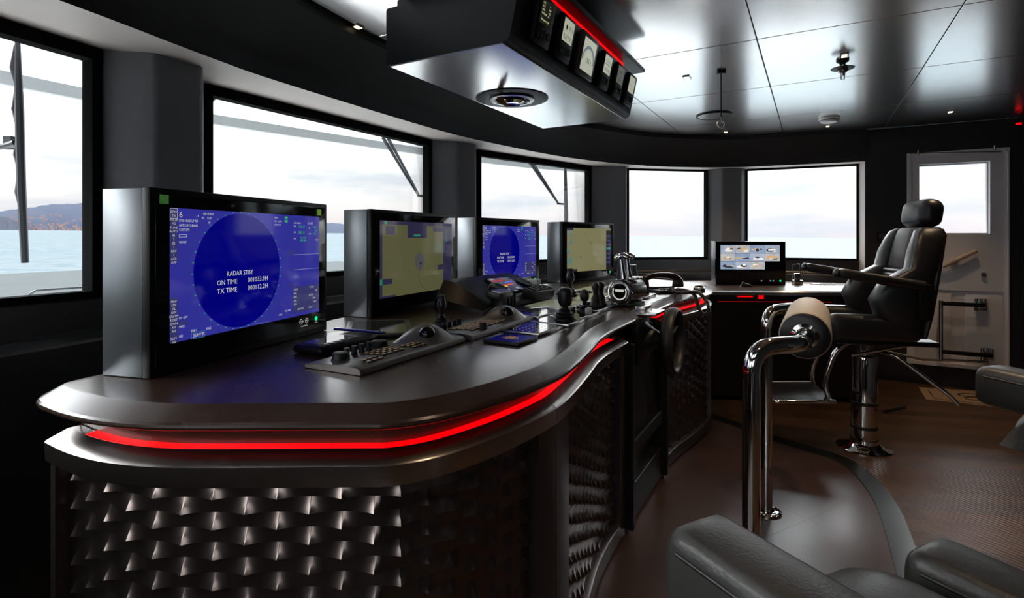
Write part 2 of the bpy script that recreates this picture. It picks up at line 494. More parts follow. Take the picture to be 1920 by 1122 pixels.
for p in SOFs:
    c = nearest(CEIs, p)
    m1 = (p[0] + (c[0] - p[0]) * .12, p[1] + (c[1] - p[1]) * .12)
    m2 = (p[0] + (c[0] - p[0]) * .93, p[1] + (c[1] - p[1]) * .93)
    rows.append([(p[0], p[1], ZSOF), (p[0], p[1], ZSOF + .012), (m1[0], m1[1], ZSOF + .085), (m2[0], m2[1], ZC - .035), (m2[0], m2[1], ZC + .0), (c[0], c[1], ZC + .0)])
mb.loft(rows)
struct(mb.build('wall_fascia', M_WALL, smooth=30))
mb = MB()
rows = []
for p in SOFs:
    g = nearest(GL, p)
    d = math.hypot(g[0] - p[0], g[1] - p[1]) or 1
    o = (g[0] + (g[0] - p[0]) / d * .10, g[1] + (g[1] - p[1]) / d * .10)
    rows.append([(p[0], p[1], ZSOF), (o[0], o[1], ZSOF), (o[0], o[1], ZC + .02)])
mb.loft(rows)
struct(mb.build('trim_2', M_SOFFIT, smooth=30))

def inward(p, q):
    """unit normal of segment p-q pointing into the room"""
    dx, dy = q[0] - p[0], q[1] - p[1]; L = math.hypot(dx, dy)
    n = (dy / L, -dx / L)
    m = ((p[0] + q[0]) / 2, (p[1] + q[1]) / 2); c = ab(0, 1.2)
    if (c[0] - m[0]) * n[0] + (c[1] - m[1]) * n[1] < 0: n = (-n[0], -n[1])
    return n
# mitred inward normals along the glass line
GN = []
for i in range(len(GL)):
    ns = []
    if i > 0: ns.append(inward(GL[i - 1], GL[i]))
    if i < len(GL) - 1: ns.append(inward(GL[i], GL[i + 1]))
    x = sum(n[0] for n in ns); y = sum(n[1] for n in ns); L = math.hypot(x, y)
    k = 1 / max(.6, L / len(ns))
    GN.append((x / L * k, y / L * k))
prof_low = [(-.10, 0), (-.10, ZS - .035), (-.05, ZS - .02), (.045, ZS - .02), (.055, ZS - .026), (.055, .955), (.06, .947), (.155, .935), (.165, .925), (.165, .0)]
mb = MB()
mb.loft([[(g[0] + n[0] * o, g[1] + n[1] * o, z) for o, z in prof_low] for g, n in zip(GL, GN)], closed=True, capends=True)
struct(mb.build('wall_front', mat('lower_wall', (.016, .016, .017), .3, spec=.7, coat=.6, crough=.2, noise=.1), smooth=30))
# starboard side wall from the last window past the door
mb = MB()
f = (EY * 0 + .8704, -.4924)
def swall(x0, x1, z0, z1, th=.12, out=0):
    """block of the starboard wall between two plan points"""
    n = (.4924, .8704)
    mb.prism([(x0[0] + n[0] * out, x0[1] + n[1] * out), (x1[0] + n[0] * out, x1[1] + n[1] * out), (x1[0] + n[0] * (out + th), x1[1] + n[1] * (out + th)), (x0[0] + n[0] * (out + th), x0[1] + n[1] * (out + th))], z0, z1)
W0 = (3.233, 4.885)
swall(W0, DOORL, 0, ZC); swall(DOORR, (4.33, 4.266), 0, ZC)
swall(DOORL, DOORR, 2.03, ZC); swall(DOORL, DOORR, 0, .175)
swall((4.16, 4.362), (4.5, 4.17), 0, ZC, .05, -.06)
struct(mb.build('wall_starboard', M_WALL, smooth=0))
mb = MB(); mb.prism([(3.285, 5.077), W0, (3.30, 4.85), (3.43, 5.04), (3.33, 5.12)], 1.0, ZSOF + .03)
mb.prism([(3.285, 5.077), W0, (3.30, 4.85), (3.43, 5.04), (3.33, 5.12)], 0, 1.0)
struct(mb.build('pillar', M_SOFFIT, smooth=0))
# aft and port closure
mb = MB(); mb.prism([ab(-4.6, 3.9), ab(-4.6, 4.1), ab(4.6, 4.1), ab(4.6, 3.9)], 0, ZC)
struct(mb.build('wall_aft', M_WALL, smooth=0))
mb = MB(); mb.prism([ab(-4.1, 2.6), ab(-4.35, 2.6), ab(-4.4, 4.0), ab(-4.2, 4.0)], 0, ZC)
struct(mb.build('wall_port', M_WALL, smooth=0))
mb = MB(); mb.prism([(4.33, 4.266), (4.55, 4.14), ab(4.5, 4.0), ab(4.2, 4.0)], 0, ZC)
struct(mb.build('wall_right', M_WALL, smooth=0))
# pillars
for i, (c, d) in enumerate(PIL):
    a = ALLW[i][1]; b = ALLW[i + 1][0]
    n = inward(a, b)
    P = [(a[0], a[1]), c, d, (b[0], b[1]), (b[0] - n[0] * .02, b[1] - n[1] * .02), (a[0] - n[0] * .02, a[1] - n[1] * .02)]
    mb = MB(); mb.prism(P, ZS - .03, ZSOF + .02)
    bm = mb.bm
    es = [e for e in bm.edges if abs(e.verts[0].co.z - e.verts[1].co.z) > .5 and any((e.verts[0].co.xy - Vector(k)).length < 1e-4 for k in (c, d))]
    bmesh.ops.bevel(bm, geom=es, offset=.018, segments=4, profile=.5, affect='EDGES')
    struct(mb.build('pillar', M_PILLAR, smooth=40))

# windows: black frame + pane -----------------------------------------
M_FRAME = mat('window_frame_black', (.006, .006, .006), .9, spec=.05)
for i, (a, b) in enumerate(ALLW):
    n = inward(a, b)
    ang = math.atan2(b[1] - a[1], b[0] - a[0]); L = math.hypot(b[0] - a[0], b[1] - a[1])
    Mx = Matrix.Translation((a[0], a[1], 0)) @ rotz(ang)
    mb = MB(); thin = i >= 5; fw = .012 if thin else .035; Mx = Mx @ Matrix.Translation((0, -.018, 0))
    H = ZSOF - ZS + .04
    mb.box((L / 2, 0, ZS - .012), (L, .056, .035 if not thin else .028), M=Mx)
    mb.box((L / 2, 0, ZSOF - .01 if not thin else ZSOF + .004), (L, .056, .075 if not thin else .040), M=Mx)
    mb.box((.0, 0, (ZS + ZSOF) / 2), (fw, .056, H), M=Mx); mb.box((L, 0, (ZS + ZSOF) / 2), (fw, .056, H), M=Mx)
    fr = struct(mb.build('window_%d' % (i + 1), M_FRAME, smooth=0))
    mb = MB(); mb.box((L / 2, .018, (ZS + ZSOF) / 2), (L, .008, ZSOF - ZS), M=Mx)
    mb.build('pane', M_GLASS, fr, smooth=0)

# starboard weathertight door ------------------------------------------
dl = Vector((*DOORL, 0)); dr = Vector((*DOORR, 0))
ang = math.atan2(dr.y - dl.y, dr.x - dl.x); DW = (dr - dl).length
droot = bpy.data.objects.new('door_1', None); col.objects.link(droot); droot.location = (dl.x, dl.y, .175); droot.rotation_euler = (0, 0, ang)
struct(droot)
def dp(x, z):  # photo pixel -> door local, used once to lay the door out
    u = (x - 960) / 1000
    t = (u * dl.y - dl.x) / ((dr.x - dl.x) - u * (dr.y - dl.y))
    Y = dl.y + (dr.y - dl.y) * t
    return t * DW, EYE - (z - 446) * Y / 1000 - .175
HD = 1.855
def frame_ring(mb, x0, x1, z0, z1, t, y0, y1):
    mb.box(((x0 + x1) / 2, (y0 + y1) / 2, z0 + t / 2), (x1 - x0, y1 - y0, t)); mb.box(((x0 + x1) / 2, (y0 + y1) / 2, z1 - t / 2), (x1 - x0, y1 - y0, t))
    mb.box((x0 + t / 2, (y0 + y1) / 2, (z0 + z1) / 2), (t, y1 - y0, z1 - z0 - 2 * t)); mb.box((x1 - t / 2, (y0 + y1) / 2, (z0 + z1) / 2), (t, y1 - y0, z1 - z0 - 2 * t))
wx0, wz1 = dp(1723, 309); wx1, wz0 = dp(1856, 439)
mb = MB(); frame_ring(mb, 0, DW, 0, HD, .03, -.015, .10)
mb.tube(round_path([(DW - .012, -.02, .05), (DW - .012, -.02, HD - .012), (.02, -.02, HD - .012)], .06), .008)
mb.build('door_frame', M_DOOR, droot, smooth=30)
mb = MB()   # leaf with an opening
yf, yb = .015, .06
mid = dp(1800, 545)[1]
x0l, x1l = .029, DW - .029
mb.box(((x0l + x1l) / 2, (yf + yb) / 2, (.03 + mid) / 2), (x1l - x0l, yb - yf, mid - .03))
yf2 = -.005
mb.box(((x0l + x1l) / 2, (yf2 + yb) / 2, (mid + wz0) / 2), (x1l - x0l, yb - yf2, wz0 - mid), bev=0)
mb.box(((x0l + x1l) / 2, (yf2 + yb) / 2, (wz1 + HD - .03) / 2), (x1l - x0l, yb - yf2, HD - .03 - wz1))
mb.box(((x0l + wx0) / 2, (yf2 + yb) / 2, (wz0 + wz1) / 2), (wx0 - x0l, yb - yf2, wz1 - wz0))
mb.box(((x1l + wx1) / 2, (yf2 + yb) / 2, (wz0 + wz1) / 2), (x1l - wx1, yb - yf2, wz1 - wz0))
sx0 = dp(1777, 560)[0]; sx1 = dp(1808, 560)[0]
mb.box(((sx0 + .03) / 2 + .03, yf - .006, mid / 2), (sx0 - .04, .012, mid - .06), bev=.005)
mb.box(((sx1 + x1l) / 2, yf - .006, mid / 2), (x1l - sx1 - .02, .012, mid - .06), bev=.005)
mb.build('door_leaf', M_DOOR, droot, smooth=30)
mb = MB(); frame_ring(mb, wx0 - .002, wx1 + .002, wz0 - .002, wz1 + .002, .012, .05, .11)
mb.build('window_frame', M_WHITE, droot, smooth=0)
mb = MB(); mb.box(((wx0 + wx1) / 2, .10, (wz0 + wz1) / 2), (wx1 - wx0, .006, wz1 - wz0)); mb.build('pane', M_GLASS, droot, smooth=0)
mb = MB(); a = dp(1764, 500); b = dp(1828, 470)
mb.tube([(a[0], -.05, a[1]), (a[0] * .6 + b[0] * .4, -.055, a[1] * .6 + b[1] * .4), (b[0], -.05, b[1])], [.016, .02, .018], n=10)
mb.cyl((a[0] * .6 + b[0] * .4, -.05, a[1] * .6 + b[1] * .4), (a[0] * .6 + b[0] * .4, .02, a[1] * .6 + b[1] * .4), .025)
mb.build('door_handle', mat('handle_beige', (.55, .42, .34), .45, noise=.06), droot)
mb = MB(); k = dp(1843, 515); mb.cyl((k[0], -.03, k[1]), (k[0], .01, k[1]), .018); mb.build('knob', M_STEEL, droot)
mb = MB(); t0 = dp(1760, 562); t1 = dp(1760, 672)
mb.tube([(t0[0], -.09, t0[1]), (t1[0], -.09, t1[1])], .017); mb.build('upright_bar', M_STEEL, droot)
for (py, px1) in ((567, 1842), (656, 1856)):
    mb = MB(); p = dp(1760, py); q = dp(px1, py); z = p[1]
    mb.box(((p[0] + q[0]) / 2, -.09, z), (q[0] - p[0], .03, .034), bev=.006); mb.build('hinge_arm', M_BLACK, droot)
    mb = MB(); h = dp(1838 if py < 600 else 1850, py)
    mb.box((h[0], -.02, z), (.075, .05, .10), bev=.006); mb.cyl((h[0] - .04, -.06, z - .05), (h[0] - .04, -.06, z + .05), .014)
    mb.cyl((h[0] + .02, -.05, z + .02), (h[0] + .02, -.05, z + .045), .01)
    for q_ in (-.025, .025): mb.cyl((h[0] + .02, -.05, z + q_), (h[0] + .02, -.02, z + q_), .008, n=10)
    mb.build('hinge', M_STEEL, droot)
mb = MB(); p = dp(1700, 668); q = dp(1775, 683); mb.tube([(-.18, -.12, p[1] + .05), (p[0] + .1, -.10, p[1]), (q[0], -.07, q[1] + .05), (dp(1850, 660)[0], -.07, q[1] + .06)], .012); mb.build('stay_rod', M_STEEL, droot)
mb = MB(); h0 = dp(1705, 287); h1 = dp(1893, 280); mb.tube([(h0[0], -.03, h0[1] - .01), (h1[0] - .06, -.03, h1[1] - .02)], .006)
for x in (h0[0] + .06, h1[0] - .10): mb.cyl((x, -.03, HD - .02), (x, -.03, HD + .02), .008, n=10)
mb.build('top_rail', M_STEEL, droot)

# ------------------------------------------------------------------ outside
def world():
    wd = bpy.data.worlds.new('sky'); sc.world = wd; wd.use_nodes = True
    nt = wd.node_tree; nt.nodes.clear()
    out = nt.nodes.new('ShaderNodeOutputWorld'); bg = nt.nodes.new('ShaderNodeBackground')
    tc = nt.nodes.new('ShaderNodeTexCoord'); sep = nt.nodes.new('ShaderNodeSeparateXYZ')
    nt.links.new(tc.outputs['Generated'], sep.inputs[0])
    cr = nt.nodes.new('ShaderNodeValToRGB'); e = cr.color_ramp.elements
    e[0].position = 0.0; e[0].color = (.56, .51, .54, 1)
    e[1].position = 1; e[1].color = (3.3, 3.4, 3.6, 1)
    for pos, c in ((.02, (.61, .56, .57, 1)), (.06, (.68, .65, .645, 1)), (.12, (.80, .79, .78, 1)), (.17, (1.0, .99, .98, 1)), (.30, (2.2, 2.2, 2.22, 1)), (.5, (3.2, 3.25, 3.35, 1))):
        q = e.new(pos); q.color = c
    nt.links.new(sep.outputs['Z'], cr.inputs[0])
    mp = nt.nodes.new('ShaderNodeMapping'); mp.inputs['Scale'].default_value = (2.2, 2.2, 13)
    nt.links.new(tc.outputs['Generated'], mp.inputs['Vector'])
    nz = nt.nodes.new('ShaderNodeTexNoise'); nz.inputs['Scale'].default_value = 1.6; nz.inputs['Detail'].default_value = 6; nz.inputs['Roughness'].default_value = .55
    nt.links.new(mp.outputs[0], nz.inputs['Vector'])
    c2 = nt.nodes.new('ShaderNodeValToRGB'); c2.color_ramp.elements[0].position = .47; c2.color_ramp.elements[0].color = (0, 0, 0, 1); c2.color_ramp.elements[1].position = .66; c2.color_ramp.elements[1].color = (.75, .75, .75, 1)
    nt.links.new(nz.outputs['Fac'], c2.inputs[0])
    mx = nt.nodes.new('ShaderNodeMix'); mx.data_type = 'RGBA'; mx.inputs[7].default_value = (.45, .49, .545, 1)
    nt.links.new(c2.outputs[0], mx.inputs[0]); nt.links.new(cr.outputs[0], mx.inputs[6])
    # brighter parts of the sky: to starboard where the low sun sits behind cloud, and an unseen glow added high over the port quarter to light the room
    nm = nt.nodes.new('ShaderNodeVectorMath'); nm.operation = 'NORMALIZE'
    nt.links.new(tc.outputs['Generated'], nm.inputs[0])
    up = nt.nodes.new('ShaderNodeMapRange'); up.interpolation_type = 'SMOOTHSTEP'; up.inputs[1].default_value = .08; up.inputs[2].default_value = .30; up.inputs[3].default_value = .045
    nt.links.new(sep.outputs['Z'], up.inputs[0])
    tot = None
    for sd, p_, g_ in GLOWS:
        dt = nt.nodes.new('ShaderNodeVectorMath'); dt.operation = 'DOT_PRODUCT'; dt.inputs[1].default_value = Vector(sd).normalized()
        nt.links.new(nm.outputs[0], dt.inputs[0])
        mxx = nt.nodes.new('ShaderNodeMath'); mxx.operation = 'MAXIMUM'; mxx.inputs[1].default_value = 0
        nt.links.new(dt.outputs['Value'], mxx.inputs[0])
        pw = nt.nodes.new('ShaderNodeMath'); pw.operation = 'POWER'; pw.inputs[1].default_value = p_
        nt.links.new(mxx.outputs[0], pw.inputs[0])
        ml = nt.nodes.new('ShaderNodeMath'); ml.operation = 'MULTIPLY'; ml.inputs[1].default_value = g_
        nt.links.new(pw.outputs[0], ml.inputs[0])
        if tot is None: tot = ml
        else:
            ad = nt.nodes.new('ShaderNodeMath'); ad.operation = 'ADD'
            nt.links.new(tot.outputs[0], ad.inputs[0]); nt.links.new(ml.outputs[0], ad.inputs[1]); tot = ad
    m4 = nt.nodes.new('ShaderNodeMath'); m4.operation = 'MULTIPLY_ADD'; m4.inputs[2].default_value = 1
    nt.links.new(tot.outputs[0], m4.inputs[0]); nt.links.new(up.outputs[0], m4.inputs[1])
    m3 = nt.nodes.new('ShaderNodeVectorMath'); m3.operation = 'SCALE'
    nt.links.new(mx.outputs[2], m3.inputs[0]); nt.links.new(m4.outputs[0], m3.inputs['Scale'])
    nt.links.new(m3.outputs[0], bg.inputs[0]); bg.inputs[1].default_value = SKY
    nt.links.new(bg.outputs[0], out.inputs[0])
SKY = 1.0
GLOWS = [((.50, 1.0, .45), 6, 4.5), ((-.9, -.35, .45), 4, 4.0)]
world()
def sea_material():
    m = bpy.data.materials.new('sea_water'); m.use_nodes = True
    nt = m.node_tree; nt.nodes.clear()
    out = nt.nodes.new('ShaderNodeOutputMaterial'); df = nt.nodes.new('ShaderNodeBsdfDiffuse'); gl = nt.nodes.new('ShaderNodeBsdfGlossy'); gl.inputs['Roughness'].default_value = .3
    ms = nt.nodes.new('ShaderNodeMixShader'); ms.inputs[0].default_value = .05
    tc = nt.nodes.new('ShaderNodeTexCoord'); mp = nt.nodes.new('ShaderNodeMapping'); mp.inputs['Scale'].default_value = (.16, .16, 1)
    nt.links.new(tc.outputs['Object'], mp.inputs['Vector'])
    nz = nt.nodes.new('ShaderNodeTexNoise'); nz.inputs['Scale'].default_value = 1; nz.inputs['Detail'].default_value = 8; nz.inputs['Roughness'].default_value = .65
    nt.links.new(mp.outputs[0], nz.inputs['Vector'])
    bp = nt.nodes.new('ShaderNodeBump'); bp.inputs['Strength'].default_value = .8; bp.inputs['Distance'].default_value = 1.4
    nt.links.new(nz.outputs['Fac'], bp.inputs['Height']); nt.links.new(bp.outputs[0], df.inputs['Normal']); nt.links.new(bp.outputs[0], gl.inputs['Normal'])
    cr = nt.nodes.new('ShaderNodeValToRGB'); cr.color_ramp.elements[0].position = .38; cr.color_ramp.elements[0].color = (.055, .078, .088, 1); cr.color_ramp.elements[1].position = .62; cr.color_ramp.elements[1].color = (.088, .102, .108, 1)
    nt.links.new(nz.outputs['Fac'], cr.inputs[0]); nt.links.new(cr.outputs[0], df.inputs['Color'])
    nt.links.new(df.outputs[0], ms.inputs[1]); nt.links.new(gl.outputs[0], ms.inputs[2]); nt.links.new(ms.outputs[0], out.inputs[0])
    return m
SX, SY = -.0105, .0064      # the ship lists: the sea runs slightly askew of her decks
def seaz(x, y): return -8.0 + SX * x + SY * y
R_ = 16000
mb = MB(); mb.loft([[(-R_, y, seaz(-R_, y)), (R_, y, seaz(R_, y))] for y in (-R_, R_)])
o = mb.build('sea', sea_material(), smooth=0); o['kind'] = 'stuff'; tag(o, 'pale blue rippled sea reaching to the horizon outside', 'sea')
# coast
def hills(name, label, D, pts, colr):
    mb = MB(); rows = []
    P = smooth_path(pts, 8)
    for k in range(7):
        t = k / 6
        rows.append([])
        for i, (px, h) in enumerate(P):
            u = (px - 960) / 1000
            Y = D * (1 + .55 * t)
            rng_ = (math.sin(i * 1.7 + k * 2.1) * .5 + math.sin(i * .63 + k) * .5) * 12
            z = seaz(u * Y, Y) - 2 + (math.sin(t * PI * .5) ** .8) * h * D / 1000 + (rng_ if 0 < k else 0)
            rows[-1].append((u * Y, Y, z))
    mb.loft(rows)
    o = mb.build(name, mat(name + '_slope', colr, .95, spec=.05, noise=.25, nscale=.004), smooth=60); o['kind'] = 'structure'  # aerial haze is put into the bluish slope colour
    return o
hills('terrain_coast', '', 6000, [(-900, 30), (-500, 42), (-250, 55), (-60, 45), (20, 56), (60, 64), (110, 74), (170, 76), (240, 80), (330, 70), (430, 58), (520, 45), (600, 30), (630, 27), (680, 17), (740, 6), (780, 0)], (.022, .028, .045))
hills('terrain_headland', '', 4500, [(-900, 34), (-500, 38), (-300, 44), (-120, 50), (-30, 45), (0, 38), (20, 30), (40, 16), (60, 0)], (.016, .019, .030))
mb = MB()
for i in range(300):
    px = random.uniform(20, 420); h = random.random() ** 2.2 * 34
    u = (px - 960) / 1000; D = 5900 + h * 20
    s_ = random.uniform(8, 22)
    mb.box((u * D, D, seaz(u * D, D) + h * 6 + s_ * .46 + 1), (s_ * random.uniform(1, 2.4), 10, s_ * .9))
o = mb.build('coastal_town', mat('town_walls', (.14, .085, .078), .8, noise=.2, nscale=.01), smooth=0); o['kind'] = 'stuff'; tag(o, 'pinkish houses of a town scattered along the far shore', 'town')

# brow above the front windows
BR = [ab(-5.2, 1.9), ab(-5.0, .4), ab(-4.1, -1.0), (-2.62, 2.0), (-2.43, 2.53), (-2.263, 2.857), (-1.963, 3.39), (-.77, 4.73), (.1, 5.55), (.95, 6.05)]
BRs = smooth_path(BR, 5)
mb = MB(); rows = []
rows = []
for p in BRs:
    g = nearest(GL, p)
    rows.append([(g[0], g[1], 2.06), (p[0] * .97 + g[0] * .03, p[1] * .97 + g[1] * .03, EYE + .79)])
mb.loft(rows)
bo = mb.build('roof_brow', M_WHITE, smooth=30); struct(bo)
mb = MB()
mb.loft([[(p[0] * .97 + g[0] * .03, p[1] * .97 + g[1] * .03, EYE + .79), (p[0], p[1], EYE + .735), (p[0] - .02, p[1] + .03, EYE + .735), (p[0] - .1, p[1] + .1, EYE + 1.2), (g[0], g[1], EYE + 1.2)] for p in BRs for g in [nearest(GL, p)]])
struct(mb.build('trim_3', M_GREYW, smooth=0))
# flat grey slab low beyond the windows
mb = MB(); mb.prism([(-17, 4), (-16.6, 13), (-15.2, 16), (-14.3, 18.1), (-8, 24.6), (-5, 22), (-2.5, 10), (-3.6, 3)], .1, .2)
struct(mb.build('deck', mat('grey_slab', (.05, .056, .056), .95, spec=.03, noise=.12, nscale=1.2), smooth=0))  # stands in for the greyer band low on the water

# unseen white deck added below the windows to bounce light up inside
mb = MB(); rows = []
for g, n in zip(GL, GN):
    rows.append([(g[0] - n[0] * .10, g[1] - n[1] * .10, .30), (g[0] - n[0] * 2.6, g[1] - n[1] * 2.6, .28)])
mb.loft(rows)
struct(mb.build('deck', mat('bounce_deck', (.60, .60, .59), .7, spec=.1, noise=.05), smooth=0))
# ------------------------------------------------------------------ helm console
DZ = .947
F_half = [(-1.981, .215), (-1.983, .33), (-1.970, .444), (-1.940, .545), (-1.891, .645), (-1.735, .912), (-1.70, .968), (-1.65, 1.012), (-1.589, 1.045), (-1.50, 1.074), (-1.379, 1.10), (-1.2, 1.117), (-1.035, 1.10), (-.814, 1.062), (-.66, 1.032), (-.504, 1.016), (-.3, 1.012), (-.1, 1.012)]
B_half = [(-1.974, .182), (-1.959, .154), (-1.935, .135), (-1.90, .125), (-1.85, .116), (-1.78, .102), (-1.65, .070), (-1.40, .012), (-1.13, -.045), (-.98, -.068), (-.83, -.09), (-.14, -.165)]
front = smooth_path(F_half + [(-a, b) for a, b in reversed(F_half)], 6)
back = smooth_path([(-a, b) for a, b in B_half] + [(a, b) for a, b in reversed(B_half)], 6)
OUT = front + back
FRONT = [ab(*p) for p in front]
OUTW = [ab(*p) for p in OUT]
ON = normals(OUTW, closed=True)
cen = ab(0, .4)
def inn(P, N):
    """make normals point into the console"""
    k = len(P) // 4
    if (cen[0] - P[k][0]) * N[k][0] + (cen[1] - P[k][1]) * N[k][1] < 0: return [(-x, -y) for x, y in N]
    return N
ON = inn(OUTW, ON)
FN = ON[:len(FRONT)]
def sidx(a):
    best = None
    for i, p in enumerate(front):
        if p[1] > .6 or a < -1.95:
            d = abs(p[0] - a)
            if best is None or d < best[0]: best = (d, i)
    return best[1]
FS = [0]
for p, q in zip(FRONT, FRONT[1:]): FS.append(FS[-1] + math.hypot(q[0] - p[0], q[1] - p[1]))
def fpt(s, o):
    """point on the front run at arclength s, offset o inward"""
    s = max(0, min(FS[-1] - 1e-6, s))
    k = 0
    lo, hi = 0, len(FS) - 1
    while hi - lo > 1:
        m = (lo + hi) // 2
        if FS[m] <= s: lo = m
        else: hi = m
    t = (s - FS[lo]) / (FS[lo + 1] - FS[lo])
    x = FRONT[lo][0] + (FRONT[lo + 1][0] - FRONT[lo][0]) * t; y = FRONT[lo][1] + (FRONT[lo + 1][1] - FRONT[lo][1]) * t
    nx = FN[lo][0] + (FN[lo + 1][0] - FN[lo][0]) * t; ny = FN[lo][1] + (FN[lo + 1][1] - FN[lo][1]) * t
    L = math.hypot(nx, ny)
    return (x + nx / L * o, y + ny / L * o)
def S(a): return FS[sidx(a)]

con = thing('helm_console', 'long curved dark brown bridge console with scale panels and red light strip', 'console', (cen[0], cen[1], 0))
def ring(o, z): return [(x + nx * o, y + ny * o, z) for (x, y), (nx, ny) in zip(OUTW, ON)]
mb = MB()
rows = [ring(.075, .903), ring(.010, .904), ring(.002, .908), ring(0, .913), ring(.001, .918), ring(.005, .9225), ring(.044, DZ - .0025), ring(.0485, DZ - .0006), ring(.055, DZ)]
R = mb.loft(rows, closed=True)
mb.bm.faces.new(R[-1]); mb.bm.faces.new(R[0][::-1])
bmesh.ops.triangulate(mb.bm, faces=[f for f in mb.bm.faces if len(f.verts) > 4])
w(mb.build('countertop', M_DESK, con, smooth=14), con)
mb = MB(); mb.loft([ring(.078, .9035), ring(.078, .84)], closed=True)
w(mb.build('recess_band', M_DESK, con, smooth=30), con)
GAP0, GAP1 = S(-.24), S(.37)
def run(s0, s1, prof, n=None, closed=True):
    n = n or max(2, int((s1 - s0) / .02))
    rows = []
    for i in range(n + 1):
        s_ = s0 + (s1 - s0) * i / n
        rows.append([(*fpt(s_, o), z) for o, z in prof])
    return rows
def led(s0, s1):
    mb = MB(); mb.loft(run(s0, s1, [(.0535, .8522), (.0775, .8535), (.0775, .850), (.0535, .850)]), closed=True, capends=True)
    return w(mb.build('light_strip', M_RED, con, smooth=0), con)
led(S(-1.981) + .09, S(-.285)); led(S(.42), S(1.72))
# belt: sloped satin rail under the light strip
SEAM = S(-1.205)
belt = [(.056, .852), (.051, .8515), (.013, .835), (.010, .8315), (.011, .795), (.012, .790), (.075, .790), (.075, .852)]
for s0, s1 in ((0.0, SEAM - .0015), (SEAM + .0015, GAP0), (GAP1, FS[-1])):
    mb = MB(); mb.loft(run(s0, s1, belt), closed=True, capends=True)
    w(mb.build('belt_rail', M_BELT, con, smooth=40), con)
# carcass behind the panels, bottom rail, stiles
mb = MB(); Rw = [ring(.062, .84), ring(.062, .02)]
R = mb.loft(Rw, closed=True); mb.bm.faces.new(R[-1])
bmesh.ops.triangulate(mb.bm, faces=[f for f in mb.bm.faces if len(f.verts) > 4])
w(mb.build('carcass', M_BLACK, con, smooth=30), con)
rail = [(.012, .02), (.012, .085), (.016, .09), (.06, .09), (.06, .02)]
def bottom(s0, s1, z0=.02, z1=.09):
    mb = MB(); mb.loft(run(s0, s1, [(.012, z0), (.012, z1 - .004), (.017, z1), (.06, z1), (.06, z0)]), closed=True, capends=True)
    w(mb.build('bottom_rail', M_BRONZE, con, smooth=40), con)
S_CEN0, S_CEN1 = S(-.26), S(.40)
bottom(0, S_CEN0 - .01); bottom(S_CEN1 + .01, FS[-1])
def stile(s0, s1, rnd=.006):
    mb = MB(); mb.loft(run(s0, s1, [(.012, .085), (.012, .795), (.06, .795), (.06, .085)], n=max(3, int((s1 - s0) / .012))), closed=True, capends=True)
    w(mb.build('stile', M_BRONZE, con, smooth=30), con)
stile(.03, .055)
stile(S(-1.30), SEAM - .0015); stile(SEAM + .0015, S(-1.105))
stile(S_CEN0 - .075, S_CEN0 - .012); stile(S_CEN1 + .012, S_CEN1 + .06); stile(S(1.27), S(1.36))
# overlapping scale cladding
def scales(s0, s1, z0, z1, off):
    cell, rowh = .129, .0304
    mb = MB(); bm = mb.bm
    nrow = int(round((z1 - z0) / rowh)); h = (z1 - z0) / nrow
    us = [0, .10, .20, .28, .34, .39, .43, .46, .485, .5, .515, .54, .57, .61, .66, .72, .80, .90]
    for r in range(nrow):
        zt = z1 - r * h; zb = zt - h
        shift = (r % 2) * .5
        ss = [s0]
        k0 = int(s0 / cell) - 1
        for k in range(k0, int(s1 / cell) + 2):
            for u in us:
                s_ = (k + u + shift) * cell + .018
                if s0 < s_ < s1: ss.append(s_)
        ss.append(s1)
        rows = []
        for v in (-.02, 0, .3, .62, 1.0):
            row = []
            for s_ in ss:
                u = ((s_ - .018) / cell - shift) % 1.0
                t = 1 - abs(2 * u - 1)
                peak = t ** 2.6
                k = 1 - max(0, v)
                d = .003 + (.0022 + .0120 * peak) * k ** 1.15
                if v < 0: d = .0015
                row.append((*fpt(s_, off - d), zb + h * max(0, v) - (.001 * peak if v <= 0 else .001 * peak * k)))
            rows.append(row)
        mb.loft(rows)
    return w(mb.build('scale_panel', M_SCALE, con, smooth=24, recalc=True), con)
scales(.058, S(-1.305), .088, .79, .046)
scales(S(-1.10), S_CEN0 - .078, .088, .79, .046)
scales(S_CEN1 + .062, S(1.265), .088, .79, .046)
# centre module with the wheel: bin, bracket, column
aw = .035
def cl(a, b, z): x, y = ab(a, b); return (x, y, z)
mb = MB()
for a0, a1 in ((-.255, -.225), (.355, .385)):
    mb.prism([ab(a0, .94), ab(a1, .94), ab(a1, 1.03), ab(a0, 1.03)], .03, .83)
mb.prism([ab(-.225, .935), ab(.355, .935), ab(.355, .955), ab(-.225, .955)], .02, .84)
mb.prism([ab(-.225, .95), ab(.355, .95), ab(.355, 1.0), ab(-.225, 1.0)], .02, .18)
w(mb.build('center_panel', M_BLACK, con, smooth=0, bevel=.004), con)
mb = MB()
mb.loft([[cl(-.20, .965, .70), cl(.33, .965, .70)], [cl(-.20, .975, .42), cl(.33, .975, .42)], [cl(-.20, .995, .36), cl(.33, .995, .36)]])
mb.loft([[cl(-.22, 1.0, .38), cl(.35, 1.0, .38)], [cl(-.22, 1.005, .372), cl(.35, 1.005, .372)], [cl(-.22, 1.005, .31), cl(.35, 1.005, .31)], [cl(-.22, .96, .28), cl(.35, .96, .28)]])
for a0 in (-.225, .34): mb.loft([[cl(a0, .96, .72), cl(a0 + .014, .96, .72)], [cl(a0, .99, .68), cl(a0 + .014, .99, .68)], [cl(a0, 1.005, .31), cl(a0 + .014, 1.005, .31)], [cl(a0, .96, .28), cl(a0 + .014, .96, .28)]])
w(mb.build('center_bin', M_BLACK, con, smooth=20), con)
